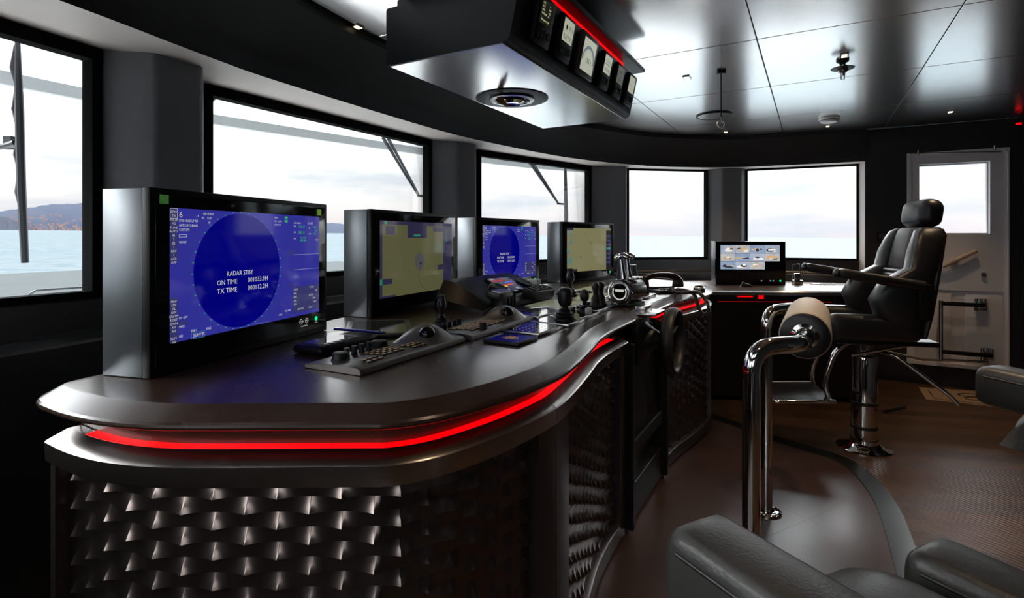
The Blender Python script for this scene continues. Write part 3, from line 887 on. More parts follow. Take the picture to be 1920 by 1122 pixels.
# wheel ---------------------------------------------------------------
Rx = Matrix.Rotation(PI / 2, 4, 'Y')     # local z -> local x (aft)
mb = MB()
ringp = [(.140 + .016 * math.cos(t * PI / 8), .028 * math.sin(t * PI / 8)) for t in range(17)]
mb.lathe(ringp, M=Rx, n=56); wl = mb.build('steering_wheel', M_RUBBER, con)
wl.location = Vector(cl(aw, 1.13, .806)) - con.location; wl.rotation_euler = (0, 0, math.atan2(NY, NX))
for k in range(3):
    mb = MB(); t = 2 * PI * k / 3 + .5
    mb.tube([(-.02, .025 * math.cos(t), .025 * math.sin(t)), (-.006, .08 * math.cos(t), .08 * math.sin(t)), (0, .135 * math.cos(t), .135 * math.sin(t))], [.012, .01, .009], n=10)
    mb.build('spoke', M_BLACK, wl)
mb = MB(); mb.lathe([(0, .0), (.03, -.002), (.034, -.02), (.034, -.05)], M=Rx); mb.build('hub', M_STEEL, wl)
mb = MB(); mb.lathe([(.03, -.04), (.034, -.06), (.045, -.075), (.048, -.085), (.06, -.10), (.064, -.11), (.08, -.125), (.085, -.16)], M=Rx); mb.build('column_boot', M_RUBBER, wl)
mb = MB(); mb.box((-.155, 0, -.0), (.05, .20, .22), bev=.01)
for k in range(6): mb.box((-.128, -.06 + .024 * k, .06), (.012, .012, .012))
mb.build('column_housing', M_BLACK, wl)
mb = MB(); mb.box((-.105, -.02, .128), (.11, .19, .012), bev=.003); mb.box((-.13, -.02, .145), (.05, .12, .03), bev=.004); mb.build('bracket', M_STEEL, wl)

# ------------------------------------------------------------------ monitors
MW, MH, MD = .70, .458, .149
SW, SH = .598, .336
SX0, SZ0 = (MW - SW) / 2, .458 - .047 - .336
def make_monitor(x, y, theta, label, style):
    t = thing('console_monitor', label, 'monitor', (x, y, DZ + .0012), PI / 2 - theta, 'monitors on the helm console')
    mb = MB()
    mb.box((MW / 2, MD / 2 + .012, MH / 2 - .0005), (MW, MD - .024, MH - .001), bev=.003)
    mb.build('housing', M_MONSIDE, t, smooth=30)
    mb = MB(); mb.box((MW / 2, .012, MH / 2), (MW, .024, MH), bev=.003); mb.build('bezel', M_BLACK, t, smooth=30)
    mb = MB(); mb.box((MW / 2, .0, .012 + (MH - .02) / 2), (MW - .026, .006, MH - .032), bev=.002)
    g = mb.build('front_glass', M_GLASSBLK, t, smooth=30)
    y0 = -.0034
    def rect(mb, x0, z0, x1, z1, d=0):
        mb.quad((SX0 + x0, y0 - d, SZ0 + z0), (SX0 + x1, y0 - d, SZ0 + z0), (SX0 + x1, y0 - d, SZ0 + z1), (SX0 + x0, y0 - d, SZ0 + z1))
    hold = [None]
    def part(f, name, m, d=0):
        mb = MB(); f(mb)
        if name in ('side_panel', 'menu_border', 'menu_mark', 'side_menu'):
            for fc in mb.bm.faces:
                q = MB(); q.poly([v.co for v in fc.verts]); q.build(name, m, hold[0], smooth=0, recalc=False)
            mb.bm.free(); return None
        o = mb.build(name, m, hold[0] or t, smooth=0, recalc=False)
        if hold[0] is None: hold[0] = o
        return o
    def fr(mb, x0, z0, x1, z1, d, tk=.0008):
        rect(mb, x0, z0, x1, z0 + tk, d); rect(mb, x0, z1 - tk, x1, z1, d); rect(mb, x0, z0, x0 + tk, z1, d); rect(mb, x1 - tk, z0, x1, z1, d)
    # bezel symbols common to all four
    mb = MB(); cx, cz = SW - .012, -.022
    M0 = T(SX0, y0 - .0002, SZ0)
    def disc(mb, cx, cz, r, d, n=40, r2=None, zs=1):
        pts = [(SX0 + cx + r * math.cos(2 * PI * k / n), y0 - d, SZ0 + cz + r * zs * math.sin(2 * PI * k / n)) for k in range(n)]
        if r2 is None: mb.poly(pts)
        else:
            q = [(SX0 + cx + r2 * math.cos(2 * PI * k / n), y0 - d, SZ0 + cz + r2 * math.sin(2 * PI * k / n)) for k in range(n)]
            for k in range(n):
                j = (k + 1) % n
                mb.quad(pts[k], pts[j], q[j], q[k])
    disc(mb, SW - .016, -.022, .0075 if style != 'olive' else .004, .0003, 24)
    mb.build('power_light', M_GREENLED, g, smooth=0, recalc=False)
    mb = MB()
    for cx in (-.098, -.068): disc(mb, SW + cx, -.022, .0085, .0003, 24, .0073)
    rect(mb, SW - .102, -.0225, SW - .094, -.0213, .0003); rect(mb, SW - .072, -.0225, SW - .064, -.0213, .0003); rect(mb, SW - .0686, -.026, SW - .0674, -.018, .0003)
    rect(mb, SW - .0855, -.025, SW - .0845, -.019, .0003); rect(mb, SW - .088, -.0226, SW - .082, -.0216, .0003)
    add_text(mb, 'BRILLIANCE', T(SX0 + SW - .098, y0 - .0003, SZ0 - .040), .006, .033)
    add_text(mb, 'POWER', T(SX0 + SW - .024, y0 - .0003, SZ0 - .037), .005, .016)
    mb.build('bezel_lettering', M_WHITETXT, g, smooth=0, recalc=False)
    if style == 'radar':
        part(lambda m: rect(m, 0, 0, SW, SH), 'screen', M_SBLUE)
        def f(m): disc(m, .232, .168, .163, .0004, 72)
        part(f, 'radar_disc', M_SNAVY)
        def f(m):
            for k in range(36):
                th = 2 * PI * k / 36
                a_, b_ = .232 + .1665 * math.cos(th), .168 + .1665 * math.sin(th)
                rect(m, a_ - .0030, b_ - .0010, a_ + .0030, b_ + .0010, .0005)
            rect(m, .418, .322, .432, .330, .0006); rect(m, .418, .311, .432, .319, .0006)
            for s_, x, z, sz in (('155.0', .485, .294, .015), ('043.0', .485, .274, .015), ('0.0', .566, .294, .014), ('0.2', .572, .283, .012), ('0.0', .566, .272, .012), ('42.10N', .495, .258, .010), ('009.44E', .495, .249, .010)):
                add_text(m, s_, T(SX0 + x, y0 - .0006, SZ0 + z), sz)
        part(f, 'green_readout', M_GREENTXT)
        def f(m):
            rect(m, .459, .240, .4598, SH, .0003)
            for z0 in (.245, .262, .282, .302, .322): rect(m, .459, z0, SW, z0 + .0006, .0004)
            rect(m, .459, .012, SW, .098, .0003); rect(m, 0, .200, .022, SH, .0003); rect(m, 0, .0, .022, .112, .0003)
            rect(m, .026, .040, .05, .050, .0003); rect(m, .445, .205, .456, .222, .0003); rect(m, .445, .10, .456, .112, .0003)
        part(f, 'side_panel', M_SPANEL)
        def f(m):
            for s_, x, z, sz, wd in (('RADAR STBY', .179, .154, .0195, .099), ('ON TIME', .145, .131, .0195, .072), ('001033.9H', .258, .131, .0195, .082), ('TX TIME', .145, .108, .0195, .072), ('000112.2H', .258, .108, .0195, .082),
                ('6', .026, .313, .022, None), ('STAB HEAD UP RM', .026, .302, .0095, .056), ('ANT1 10M S-BAND', .026, .290, .0095, .056), ('CUSTOM1', .026, .279, .0095, .03), ('NAVKEY', .026, .248, .008, .022),
                ('REF POINT', .100, .322, .0085, .034), ('CCRP', .112, .311, .0085, .014), ('MT', .116, .299, .0085, .007), ('RM', .095, .311, .0085, .007),
                ('/1', .078, .316, .0085, .006), ('PI1 OFF', .026, .056, .0085, .025), ('MARK', .026, .034, .0085, .016), ('RED', .026, .010, .0085, .011), ('EBL1', .062, .018, .0085, .015), ('EBL2', .11, .016, .0085, .015),
                ('359.9\u00b0R', .067, .003, .013, .036),
                ('GAIN', .37, .322, .0075, .014), ('STC  AUTO', .37, .311, .0075, .034), ('RAIN FTC', .37, .300, .0075, .03), ('FE. A/R', .418, .022, .0085, .028), ('VRM1', .39, .013, .0085, .016),
                ('HDG', .462, .297, .008, .012), ('SOG', .462, .277, .008, .012), ('GPS MEAN', .462, .308, .0075, .035), ('13:07', .536, .308, .010, .024), ('BT', .540, .292, .008, .008), ('STW', .540, .272, .008, .012), ('POS', .462, .256, .008, .010), ('WGS84', .575, .252, .007, .018),
                ('CURSOR', .462, .087, .0085, .02), ('RNG', .462, .074, .0085, .014), ('BRG', .462, .062, .0085, .014), ('CPA', .462, .050, .0085, .014), ('TCPA', .462, .038, .0085, .016), ('TT AIS', .545, .088, .0085, .022), ('OFF', .575, .074, .0085, .012), ('VECTOR', .54, .061, .0085, .024), ('6MIN', .56, .049, .0085, .016), ('TRUE', .565, .036, .0085, .016), ('ALERT BOX', .48, .02, .008, .034), ('ACK', .54, .019, .008, .02)):
                add_text(m, s_, T(SX0 + x, y0 - .0006, SZ0 + z), sz, wd)
            z = SH - .013
            for s1, s2 in (('STBY', 'TX'), ('PULSE', 'M2'), ('TUNE', 'AUTO'), ('IR', '2'), ('ES', '1'), ('EAV', '1'), ('ACE', 'OFF')):
                add_text(m, s1, T(SX0 + .011, y0 - .0006, SZ0 + z), .0085, None, 'CENTER'); add_text(m, s2, T(SX0 + .011, y0 - .0006, SZ0 + z - .009), .0085, None, 'CENTER'); z -= .0195
            fr(m, .0005, SH - .026, .0215, SH - .001, .0006)
            z = .100
            for s1, s2 in (('MAP', 'ON'), ('HL', 'OFF'), ('CU/TM', 'RESET'), ('OWN', 'AIS'), ('AIS', ''), ('PLT2', '100')):
                add_text(m, s1, T(SX0 + .011, y0 - .0006, SZ0 + z), .0085, None, 'CENTER'); add_text(m, s2, T(SX0 + .011, y0 - .0006, SZ0 + z - .009), .0085, None, 'CENTER'); z -= .0185
            fr(m, .026, .263, .048, .270, .0006)
            for z0 in (.205, .155): rect(m, .459, z0, SW, z0 + .0006, .0005)
        part(f, 'screen_lettering', M_WHITETXT)
        part(lambda m: fr(m, .0625, -.001, .105, .016, .0007, .001), 'bearing_frame', M_STEAL)
    elif style == 'olive':
        part(lambda m: rect(m, 0, 0, SW, SH), 'screen', M_SOLIVE)
        def f(m):
            rect(m, 0, 0, .016, SH, .0003); rect(m, .512, 0, SW, SH, .0003); rect(m, 0, SH - .016, SW, SH, .0003); rect(m, 0, 0, .11, .008, .0004)
            rect(m, .04, SH - .06, .105, SH - .022, .0004); rect(m, .20, SH - .075, .36, SH - .016, .0004); rect(m, .42, SH - .045, SW, SH - .02, .0004)
            rect(m, .016, .058, .085, .082, .0004); rect(m, .46, .10, .52, .125, .0004)
        part(f, 'menu_border', M_SVIOLET)
        part(lambda m: (rect(m, .25, SH - .068, .305, SH - .058, .0006), rect(m, 0, .058, .016, .082, .0006), rect(m, .03, SH - .015, .05, SH - .003, .0006)), 'menu_mark', M_STEALG)
        part(lambda m: disc(m, .300, .148, .042, .0005, 40), 'position_disc', screenmat('chart_grey', (.075, .075, .08), .55))
        def f(m):
            disc(m, .308, .140, .007, .0007, 20)
            pts = [(.308, .140), (.300, .112), (.292, .085), (.300, .05), (.335, .02), (.37, .004)]
            P = smooth_path(pts, 6)
            for p, q in zip(P, P[1:]):
                m.quad((SX0 + p[0] - .0011, y0 - .0007, SZ0 + p[1]), (SX0 + p[0] + .0011, y0 - .0007, SZ0 + p[1]), (SX0 + q[0] + .0011, y0 - .0007, SZ0 + q[1]), (SX0 + q[0] - .0011, y0 - .0007, SZ0 + q[1]))
        part(f, 'vessel_track', M_SDARK)
        def f(m):
            for k in range(6): add_text(m, ('013.2', '155.0', '0.0', '042', '6.2', '13:07')[k], T(SX0 + .535, y0 - .0006, SZ0 + SH - .045 - k * .010), .009)
        part(f, 'green_readout', M_GREENTXT)
    else:
        part(lambda m: rect(m, 0, 0, SW, SH), 'screen', M_SOLIVE2)
        part(lambda m: (rect(m, .525, 0, SW, SH - .014, .0003), rect(m, 0, 0, .13, .02, .0003), rect(m, 0, SH - .018, .08, SH, .0003)), 'menu_border', M_SDARK)
        def f(m):
            P = smooth_path([(.02, SH - .02), (.05, SH - .06), (.055, SH - .09), (.035, SH - .125), (.02, SH - .15), (.0, SH - .17)], 5)
            Q = smooth_path([(.0, .06), (.03, .09), (.055, .11), (.035, .13), (.015, .17)], 5)
            Z = smooth_path([(.05, .12), (.045, .07), (.06, .04), (.05, .02)], 5)
            for PP in (P, Q, Z):
                for p, q in zip(PP, PP[1:]):
                    wd = .006 + .004 * math.sin(p[1] * 90)
                    m.quad((SX0 + p[0] - wd, y0 - .0005, SZ0 + p[1]), (SX0 + p[0] + wd, y0 - .0005, SZ0 + p[1]), (SX0 + q[0] + wd, y0 - .0005, SZ0 + q[1]), (SX0 + q[0] - wd, y0 - .0005, SZ0 + q[1]))
        part(f, 'coastline', M_STEAL)
        part(lambda m: (m.poly([(SX0 + .0, y0 - .0004, SZ0 + SH - .02), (SX0 + .02, y0 - .0004, SZ0 + SH - .02), (SX0 + .05, y0 - .0004, SZ0 + SH - .08), (SX0 + .03, y0 - .0004, SZ0 + SH - .13), (SX0, y0 - .0004, SZ0 + SH - .16)]), rect(m, 0, .08, .02, .15, .0004)), 'land_area', M_STAN)
        def f(m):
            for k in range(7): rect(m, .535, .05 + k * .036, .585, .068 + k * .036, .0006)
            add_text(m, 'POSITION', T(SX0 + .008, y0 - .0006, SZ0 + SH - .014), .011, .06)
        part(f, 'side_menu', M_SPANEL)
        part(lambda m: rect(m, .53, .165, .59, .18, .0007), 'active_button', M_STEAL)
        def f(m):
            m.poly([(SX0 + .30, y0 - .0006, SZ0 + .235), (SX0 + .306, y0 - .0006, SZ0 + .21), (SX0 + .312, y0 - .0006, SZ0 + .21)])
            rect(m, .22, .285, .235, .288, .0006); rect(m, .16, .11, .19, .114, .0006)
        part(f, 'chart_symbol', M_SDARK)
    return t
m1 = make_monitor(-.8618, 1.2683, math.radians(15.5), 'blue radar monitor reading 001033.9H, nearest and largest on the console', 'radar')
make_monitor(-.5883, 2.2325, math.radians(24.2), 'olive chart monitor with a small round grey spot, second along the console', 'olive')
make_monitor(-.2073, 3.136, math.radians(34.7), 'small blue radar monitor behind the dark instrument pod, third along the console', 'radar')
make_monitor(.3764, 3.983, math.radians(43.6), 'khaki chart monitor with a teal coastline, farthest of the console row', 'khaki')
# green tape tabs stuck on the first monitor
def tab(x, z, wd, hg, label, m):
    mb = MB(); mb.box((0, -.0008, 0), (wd, .0012, hg)); o = mb.build('tape_tab', m, None, smooth=0)
    th = math.radians(15.5); ang = PI / 2 - th
    p = Vector((-.8618, 1.2683, DZ)) + rotz(ang) @ Vector((x, -.0036, z))
    o.location = p; o.rotation_euler = (0, 0, ang); tag(o, label, 'tape', 'green tape tabs')
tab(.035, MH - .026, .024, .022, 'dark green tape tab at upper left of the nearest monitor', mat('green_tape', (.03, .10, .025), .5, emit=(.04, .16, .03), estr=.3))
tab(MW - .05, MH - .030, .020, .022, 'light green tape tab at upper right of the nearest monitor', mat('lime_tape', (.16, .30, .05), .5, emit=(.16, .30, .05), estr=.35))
# ------------------------------------------------------------------ things on the console
def T3(x, y, z): return Matrix.Translation((x, y, z))
ZD = DZ + .0006
def keyboard(x, y, theta, L, Wd, label, style):
    t = thing('trackball_keyboard', label, 'keyboard', (x, y, ZD), PI / 2 - theta, 'trackball keyboards on the console')
    # local: x along the front edge, y towards the back, z up
    mb = MB()
    prof = [(0, 0), (0, .006), (.004, .014), (.012, .018), (.05, .021), (Wd - .04, .014), (Wd, .010), (Wd, 0)]
    mb.loft([[(x_, y_, z_) for y_, z_ in prof] for x_ in (0, .002, L - .002, L)], closed=True, capends=True)
    mb.build('base', M_KEYB, t, smooth=28, bevel=.0015)
    def top(y_):
        for (ya, za), (yb, zb) in zip(prof[3:], prof[4:]):
            if ya <= y_ <= yb and yb > ya: return za + (zb - za) * (y_ - ya) / (yb - ya)
        return .015
    # trackball hump
    hx, hy = L - .10, .085
    mb = MB(); rows = []
    for i in range(15):
        u = i / 14; row = []
        for j in range(15):
            v = j / 14
            xx, yy = hx + (u - .5) * .17, hy + (v - .5) * .16
            e = max(0, 1 - ((u - .5) * 2) ** 2) ** 1.2 * max(0, 1 - ((v - .5) * 2) ** 2) ** 1.0
            row.append((xx, yy, .010 + .058 * e ** .8))
        rows.append(row)
    mb.loft(rows); mb.build('trackball_hump', M_KEYB, t, smooth=60)
    mb = MB(); mb.sphere((hx - .034, hy - .030, .0415), .026); mb.build('trackball', M_BALL, t, smooth=60)
    def cap(name, x_, y_, r, h, m=M_RUBBER, ring=None):
        mb = MB(); z0 = top(y_); mb.lathe([(r * 1.12, z0), (r * 1.1, z0 + .003), (r, z0 + .004), (r * .94, z0 + h - .001), (r * .86, z0 + h), (0, z0 + h)], c=(x_, y_, 0), n=20)
        return mb.build(name, m, t, smooth=40)
    if style == 1:
        cap('rotary_knob', .055, .12, .022, .020); cap('rotary_knob', .245, .155, .024, .018)
        for k in range(4): cap('knob', .095 + .032 * k, .138 + .003 * k, .0085, .024)
        keys = [(.06 + .021 * i, .028 + .017 * j) for i in range(3) for j in range(2)] + [(.135 + .025 * i, .045 + .020 * j) for i in range(4) for j in range(4)] + [(.255 + .022 * i, .035 + .02 * j) for i in range(3) for j in range(3) if .255 + .022 * i < L - .17 or j < 2]
    else:
        cap('rotary_knob', .05, .15, .014, .022); cap('knob', .12, .03, .013, .022)
        for k in range(5): cap('knob', .06 + .034 * k, .175, .009, .022)
        keys = [(.07 + .018 * i + .006 * (j % 2), .045 + .018 * j) for i in range(16) for j in range(6) if .07 + .018 * i < L - .19 or j < 1]
        keys = keys[:96]
    mk, mt = MB(), None
    for kx, ky in keys:
        z0 = top(ky)
        mb = MB(); mb.box((kx, ky, z0 + .0015), (.0165 if style == 1 else .0135, .0125, .004), bev=.001, seg=1)
        k_ = mb.build('key', M_PLASTIC, t, smooth=0)
        mb = MB(); wd = random.uniform(.004, .006) * (1.25 if style == 1 else 1)
        mb.quad((kx - wd, ky - .0025, z0 + .0037), (kx + wd, ky - .0025, z0 + .0037), (kx + wd, ky + .0025, z0 + .0037), (kx - wd, ky + .0025, z0 + .0037))
        mb.build('key_legend', M_KEYTXT, k_, smooth=0, recalc=False)
    return t
p1 = at(676, 706.6, DZ); p2 = at(873.4, 642, DZ)
thk = math.atan2(p2[0] - p1[0], p2[1] - p1[1])
keyboard(p1[0], p1[1], thk, math.hypot(p2[0] - p1[0], p2[1] - p1[1]), .192, 'trackball keyboard with four tall knobs, nearest on the console before the first monitor', 1)
q1 = at(887, 640, DZ); q2 = at(1001, 601, DZ)
keyboard(q1[0], q1[1], math.atan2(q2[0] - q1[0], q2[1] - q1[1]), math.hypot(q2[0] - q1[0], q2[1] - q1[1]), .20, 'trackball keyboard packed with small keys, second along the console', 2)

def along(px, py, qx, qy):
    a, b = at(px, py, DZ), at(qx, qy, DZ)
    return a, PI / 2 - math.atan2(b[0] - a[0], b[1] - a[1]), math.hypot(b[0] - a[0], b[1] - a[1])
# handheld unit with open bezel left of the first keyboard
a, ang, L = along(592, 662, 690, 640)
t = thing('handheld_display', 'small rounded display unit lying behind the nearest trackball keyboard', 'display', (*ab(-1.40, .475), ZD), math.radians(66))
mb = MB(); mb.box((.08, .045, .014), (.25, .115, .027), bev=.012, seg=3); mb.build('housing', M_BLACK, t, smooth=40)
mb = MB(); mb.box((.055, .055, .0278), (.15, .075, .0012)); mb.build('screen', M_GLASSBLK, t, smooth=0)
for k in range(6):
    mb = MB(); mb.cyl((-.01 + .026 * k, .008, .026), (-.01 + .026 * k, .008, .0295), .007, n=14); mb.build('button', M_PLASTIC, t, smooth=40)
# tablet and stylus
t = thing('tablet', 'grey flat tablet lying on the console behind the nearest keyboard', 'tablet', (*ab(-1.03, .315), ZD), math.radians(104))
mb = MB(); mb.box((0, 0, .006), (.34, .235, .011), bev=.005, seg=3); mb.build('case', M_PLASTIC, t, smooth=40)
mb = MB(); mb.box((0, 0, .0117), (.29, .19, .0008)); mb.build('screen', mat('tablet_glass', (.05, .055, .045), .06, spec=.6, noise=.05), t, smooth=0)
a, b = at(627, 628, DZ + .015), at(724, 638, DZ + .012)
t = thing('stylus', 'thin grey stylus resting across the tablet edge', 'pen', (a[0], a[1], ZD + .034), math.atan2(b[1] - a[1], b[0] - a[0]))
L = math.hypot(b[0] - a[0], b[1] - a[1])
mb = MB(); mb.cyl((.0, 0, 0), (L - .01, 0, 0), .005, n=12); mb.build('barrel', M_STEEL, t); mb = MB(); mb.cyl((L - .01, 0, 0), (L, 0, 0), .004, .001, n=12); mb.build('tip', M_RUBBER, t)

def glass_tile(a0, a1, b0, b1, label, h=.012, glyph='round', name='touch_panel', m=None):
    L, depth = a1 - a0, b1 - b0
    t = thing(name, label, 'control panel', (*ab(a0, b1), ZD), PI / 2 - TH, 'flat panels set on the console')
    mb = MB(); mb.box((L / 2, depth / 2, h / 2), (L, depth, h), bev=.003); mb.build('frame', M_STEEL if glyph != 'round' else M_BLACK, t, smooth=30)
    mb = MB(); mb.box((L / 2, depth / 2, h + .0003), (L - .012, depth - .012, .001)); mb.build('glass', m or M_GLASSBLK, t, smooth=0)
    mb = MB()
    if glyph == 'round':
        for k in range(9):
            th = k * 2.4; r = .008 + .0018 * k
            cx, cy = L / 2 + r * math.cos(th), depth / 2 + r * math.sin(th)
            for j in range(10):
                t0, t1 = 2 * PI * j / 10, 2 * PI * (j + 1) / 10
                mb.quad((cx + .010 * math.cos(t0), cy + .010 * math.sin(t0), h + .001), (cx + .010 * math.cos(t1), cy + .010 * math.sin(t1), h + .001), (cx + .012 * math.cos(t1), cy + .012 * math.sin(t1), h + .001), (cx + .012 * math.cos(t0), cy + .012 * math.sin(t0), h + .001))
        mb.build('amber_symbol', M_KEYTXT, t, smooth=0, recalc=False)
    elif glyph == 'keys':
        for i in range(7):
            for j in range(4):
                x0 = .02 + i * (L - .04) / 7; y0 = .02 + j * (depth - .04) / 4
                mb.quad((x0, y0, h + .001), (x0 + .010, y0, h + .001), (x0 + .010, y0 + .004, h + .001), (x0, y0 + .004, h + .001))
        mb.build('amber_legend', M_KEYTXT, t, smooth=0, recalc=False)
    elif glyph == 'knobs':
        for i in range(int(L / .035)):
            mb = MB(); mb.lathe([(.009, h), (.008, h + .014), (0, h + .014)], c=(.02 + i * .034, depth - .03, 0), n=16); mb.build('knob', M_RUBBER, t, smooth=40)
    return t
glass_tile(-1.045, -.908, .775, .905, 'square black touch tile with amber loop symbol, nearest the console edge', .010, 'round')
glass_tile(-.872, -.665, .745, .89, 'black panel with rows of amber legends behind the small touch tile', .012, 'keys')
glass_tile(-.645, -.478, .735, .90, 'steel plate carrying the large ball joystick', .012, 'plain', 'joystick_plate')
glass_tile(-.465, -.250, .735, .882, 'flat dark panel beyond the large joystick plate', .012, 'knobs')
glass_tile(-.525, -.285, .575, .715, 'bright reflecting glass panel left of the large ball joystick', .012, 'plain')
lcdm = mat('sage_display', (.10, .11, .08), .12, emit=(.20, .21, .14), estr=.35, noise=.05)
glass_tile(-.262, .045, .50, .70, 'sage coloured flat display in the middle of the console', .014, 'plain', 'console_display', lcdm)
glass_tile(.10, .50, .568, .705, 'sage coloured flat display before the farthest monitor', .014, 'plain', 'console_display', lcdm)
glass_tile(.58, .95, .40, .52, 'pale flat display close below the khaki chart monitor', .014, 'plain', 'console_display', lcdm)
glass_tile(-.240, -.005, .735, .868, 'narrow black switch panel under the pawn shaped levers', .014, 'knobs', 'switch_panel')
glass_tile(.27, .405, .735, .862, 'black panel just beyond the chrome throttle drum', .014, 'plain', 'switch_panel')
glass_tile(.42, .62, .72, .905, 'grey switch panel between throttle and telephone', .014, 'keys', 'switch_panel')

def joystick(px, py, label, kind, s=1.0, zb=.012):
    x, y = ab(px, py)
    t = thing('joystick', label, 'joystick', (x, y, ZD + (zb + .0015 if zb else 0)), TH, 'joysticks and levers on the console')
    if kind in ('ball', 'tall'):
        mb = MB(); mb.lathe([(.045 * s, 0), (.043 * s, .006 * s), (.034 * s, .010 * s), (.040 * s, .016 * s), (.030 * s, .022 * s), (.034 * s, .028 * s), (.022 * s, .034 * s), (.025 * s, .040 * s), (.014 * s, .046 * s), (.010 * s, .056 * s)], n=28); mb.build('bellows', M_RUBBER, t, smooth=25)
        mb = MB()
        if kind == 'ball':
            mb.lathe([(.010 * s, .05 * s), (.020 * s, .054 * s), (.026 * s, .066 * s), (.029 * s, .082 * s), (.029 * s, .108 * s), (.025 * s, .122 * s), (.014 * s, .127 * s), (0, .128 * s)], n=28)
        else:
            mb.lathe([(.009 * s, .05 * s), (.011 * s, .07 * s), (.02 * s, .085 * s), (.022 * s, .10 * s), (.017 * s, .118 * s), (.013 * s, .128 * s), (.017 * s, .14 * s), (0, .143 * s)], n=24)
        mb.build('grip', M_LEATHER, t, smooth=50)
        if kind == 'ball':
            mb = MB()
            for k in range(3): mb.cyl((.012 * (k - 1), .034 * s, .098 * s), (.012 * (k - 1), .039 * s, .098 * s), .005, n=12)
            mb.build('thumb_button', M_PLASTIC, t)
    elif kind == 'knob':
        mb = MB(); mb.lathe([(.034, 0), (.032, .008), (.022, .012), (.026, .02), (.014, .026), (.009, .03), (.009, .045)], n=24); mb.build('bellows', M_RUBBER, t, smooth=25)
        mb = MB(); mb.lathe([(.008, .042), (.017, .05), (.021, .066), (.019, .084), (.010, .096), (0, .098)], n=24); mb.build('grip', M_LEATHER, t, smooth=50)
    else:
        mb = MB(); mb.lathe([(.030, 0), (.030, .006), (.024, .012), (.020, .04), (.013, .055), (.012, .06)], n=24); mb.build('skirt', M_RUBBER, t, smooth=40)
        mb = MB(); mb.lathe([(.012, .058), (.013, .075), (.019, .088), (.019, .10), (.012, .11), (0, .112)], n=24); mb.build('grip', M_LEATHER, t, smooth=50)
    return t
joystick(-.552, .845, 'large black ball joystick on rubber bellows near the console edge', 'ball', 1.0)
joystick(-.292, .823, 'black knob joystick right behind the large ball joystick', 'knob', 1.0)
joystick(-.115, .808, 'pawn shaped black lever, left one of the pair before the throttle', 'pawn')
joystick(-.045, .808, 'pawn shaped black lever, right one of the pair touching the throttle', 'pawn')
joystick(.30, .50, 'tall black joystick with ribbed bellows standing behind the middle displays', 'tall', 1.15, 0)
joystick(-.86, .472, 'tall black joystick standing left of the second trackball keyboard', 'tall', .85, 0)
# white marker block
x, y = ab(-.36, .868)
mb = MB(); mb.box((0, 0, .0145), (.028, .02, .026), bev=.002); o = mb.build('label_block', M_WHITE, smooth=30); o.location = (x, y, ZD + .012); o.rotation_euler = (0, 0, 1.0); tag(o, 'small white block standing by the knob joystick', 'label holder')

# angled instrument pod in front of the third monitor
x, y = at(905, 588, DZ)
t = thing('instrument_pod', 'black wedge shaped instrument pod with coloured bar display before third monitor', 'instrument pod', (x, y, ZD), PI / 2 - math.radians(30))
PL, PD = .72, .27
mb = MB(); pr = [(0, 0), (0, .02), (.03, .045), (.20, .125), (.26, .135), (.27, .12), (.27, 0)]
rows = []
for i in range(13):
    u = i / 12; k = min(1, .35 + 1.6 * math.sin(min(1, max(0, u)) * PI) ** .6)
    rows.append([(u * PL, y_, z_ * k) for y_, z_ in pr])
mb.loft(rows, closed=True, capends=True); mb.build('housing', M_BLACK, t, smooth=28)
Ms = Matrix.Translation((.40, .115, .087)) @ Matrix.Rotation(math.radians(25), 4, 'X')
mb = MB(); mb.box((0, 0, .004), (.22, .15, .012), M=Ms, bev=.003); mb.build('display_bezel', M_GLASSBLK, t, smooth=30)
mb = MB(); mb.quad(*[Ms @ Vector(p) for p in ((-.10, -.065, .0105), (.10, -.065, .0105), (.10, .065, .0105), (-.10, .065, .0105))]); sc_o = mb.build('screen', screenmat('pod_screen', (.01, .012, .05), .7), t, smooth=0, recalc=False)
for k, (x0, x1, y0, y1, m) in enumerate([(-.07, .05, -.012, -.004, mat('bar_red', (.2, 0, 0), .5, emit=(.7, .08, .03), estr=.7)), (-.07, -.02, -.024, -.015, mat('bar_yellow', (.2, .2, 0), .5, emit=(.7, .5, .05), estr=.7)), (-.09, .03, .03, .05, mat('bar_maroon', (.1, 0, 0), .5, emit=(.25, .03, .05), estr=.7)), (.0, .08, .01, .022, mat('bar_blue', (.1, 0, 0), .5, emit=(.08, .1, .5), estr=.7))]):
    mb = MB(); mb.quad(*[Ms @ Vector(p) for p in ((x0, y0, .0108), (x1, y0, .0108), (x1, y1, .0108), (x0, y1, .0108))]); mb.build('colour_bar', m, sc_o, smooth=0, recalc=False)
mb = MB()
for s_, x0, y0 in (('15.2', -.08, -.055), ('88.1', .02, -.055), ('RPM', -.08, .052)): add_text(mb, s_, Ms @ Matrix.Translation((x0, y0, .011)) @ Matrix.Rotation(-PI / 2, 4, 'X'), .022)
mb.build('lettering', M_WHITETXT, sc_o, smooth=0, recalc=False)
for k, (x_, y_) in enumerate(((.22, .055), (.55, .10))):
    mb = MB(); mb.lathe([(.05, .0), (.05, .018), (.044, .026), (.040, .024), (0, .020)], c=(0, 0, 0), M=Matrix.Translation((x_, y_, .075)) @ Matrix.Rotation(math.radians(22), 4, 'X'), n=32); mb.build('dial', M_BLACK, t, smooth=30)
mb = MB(); mb.box((.13, .0, .075), (.12, .07, .028), bev=.006, M=Matrix.Rotation(math.radians(10), 4, 'X')); mb.build('switch_block', M_PLASTIC, t, smooth=40)
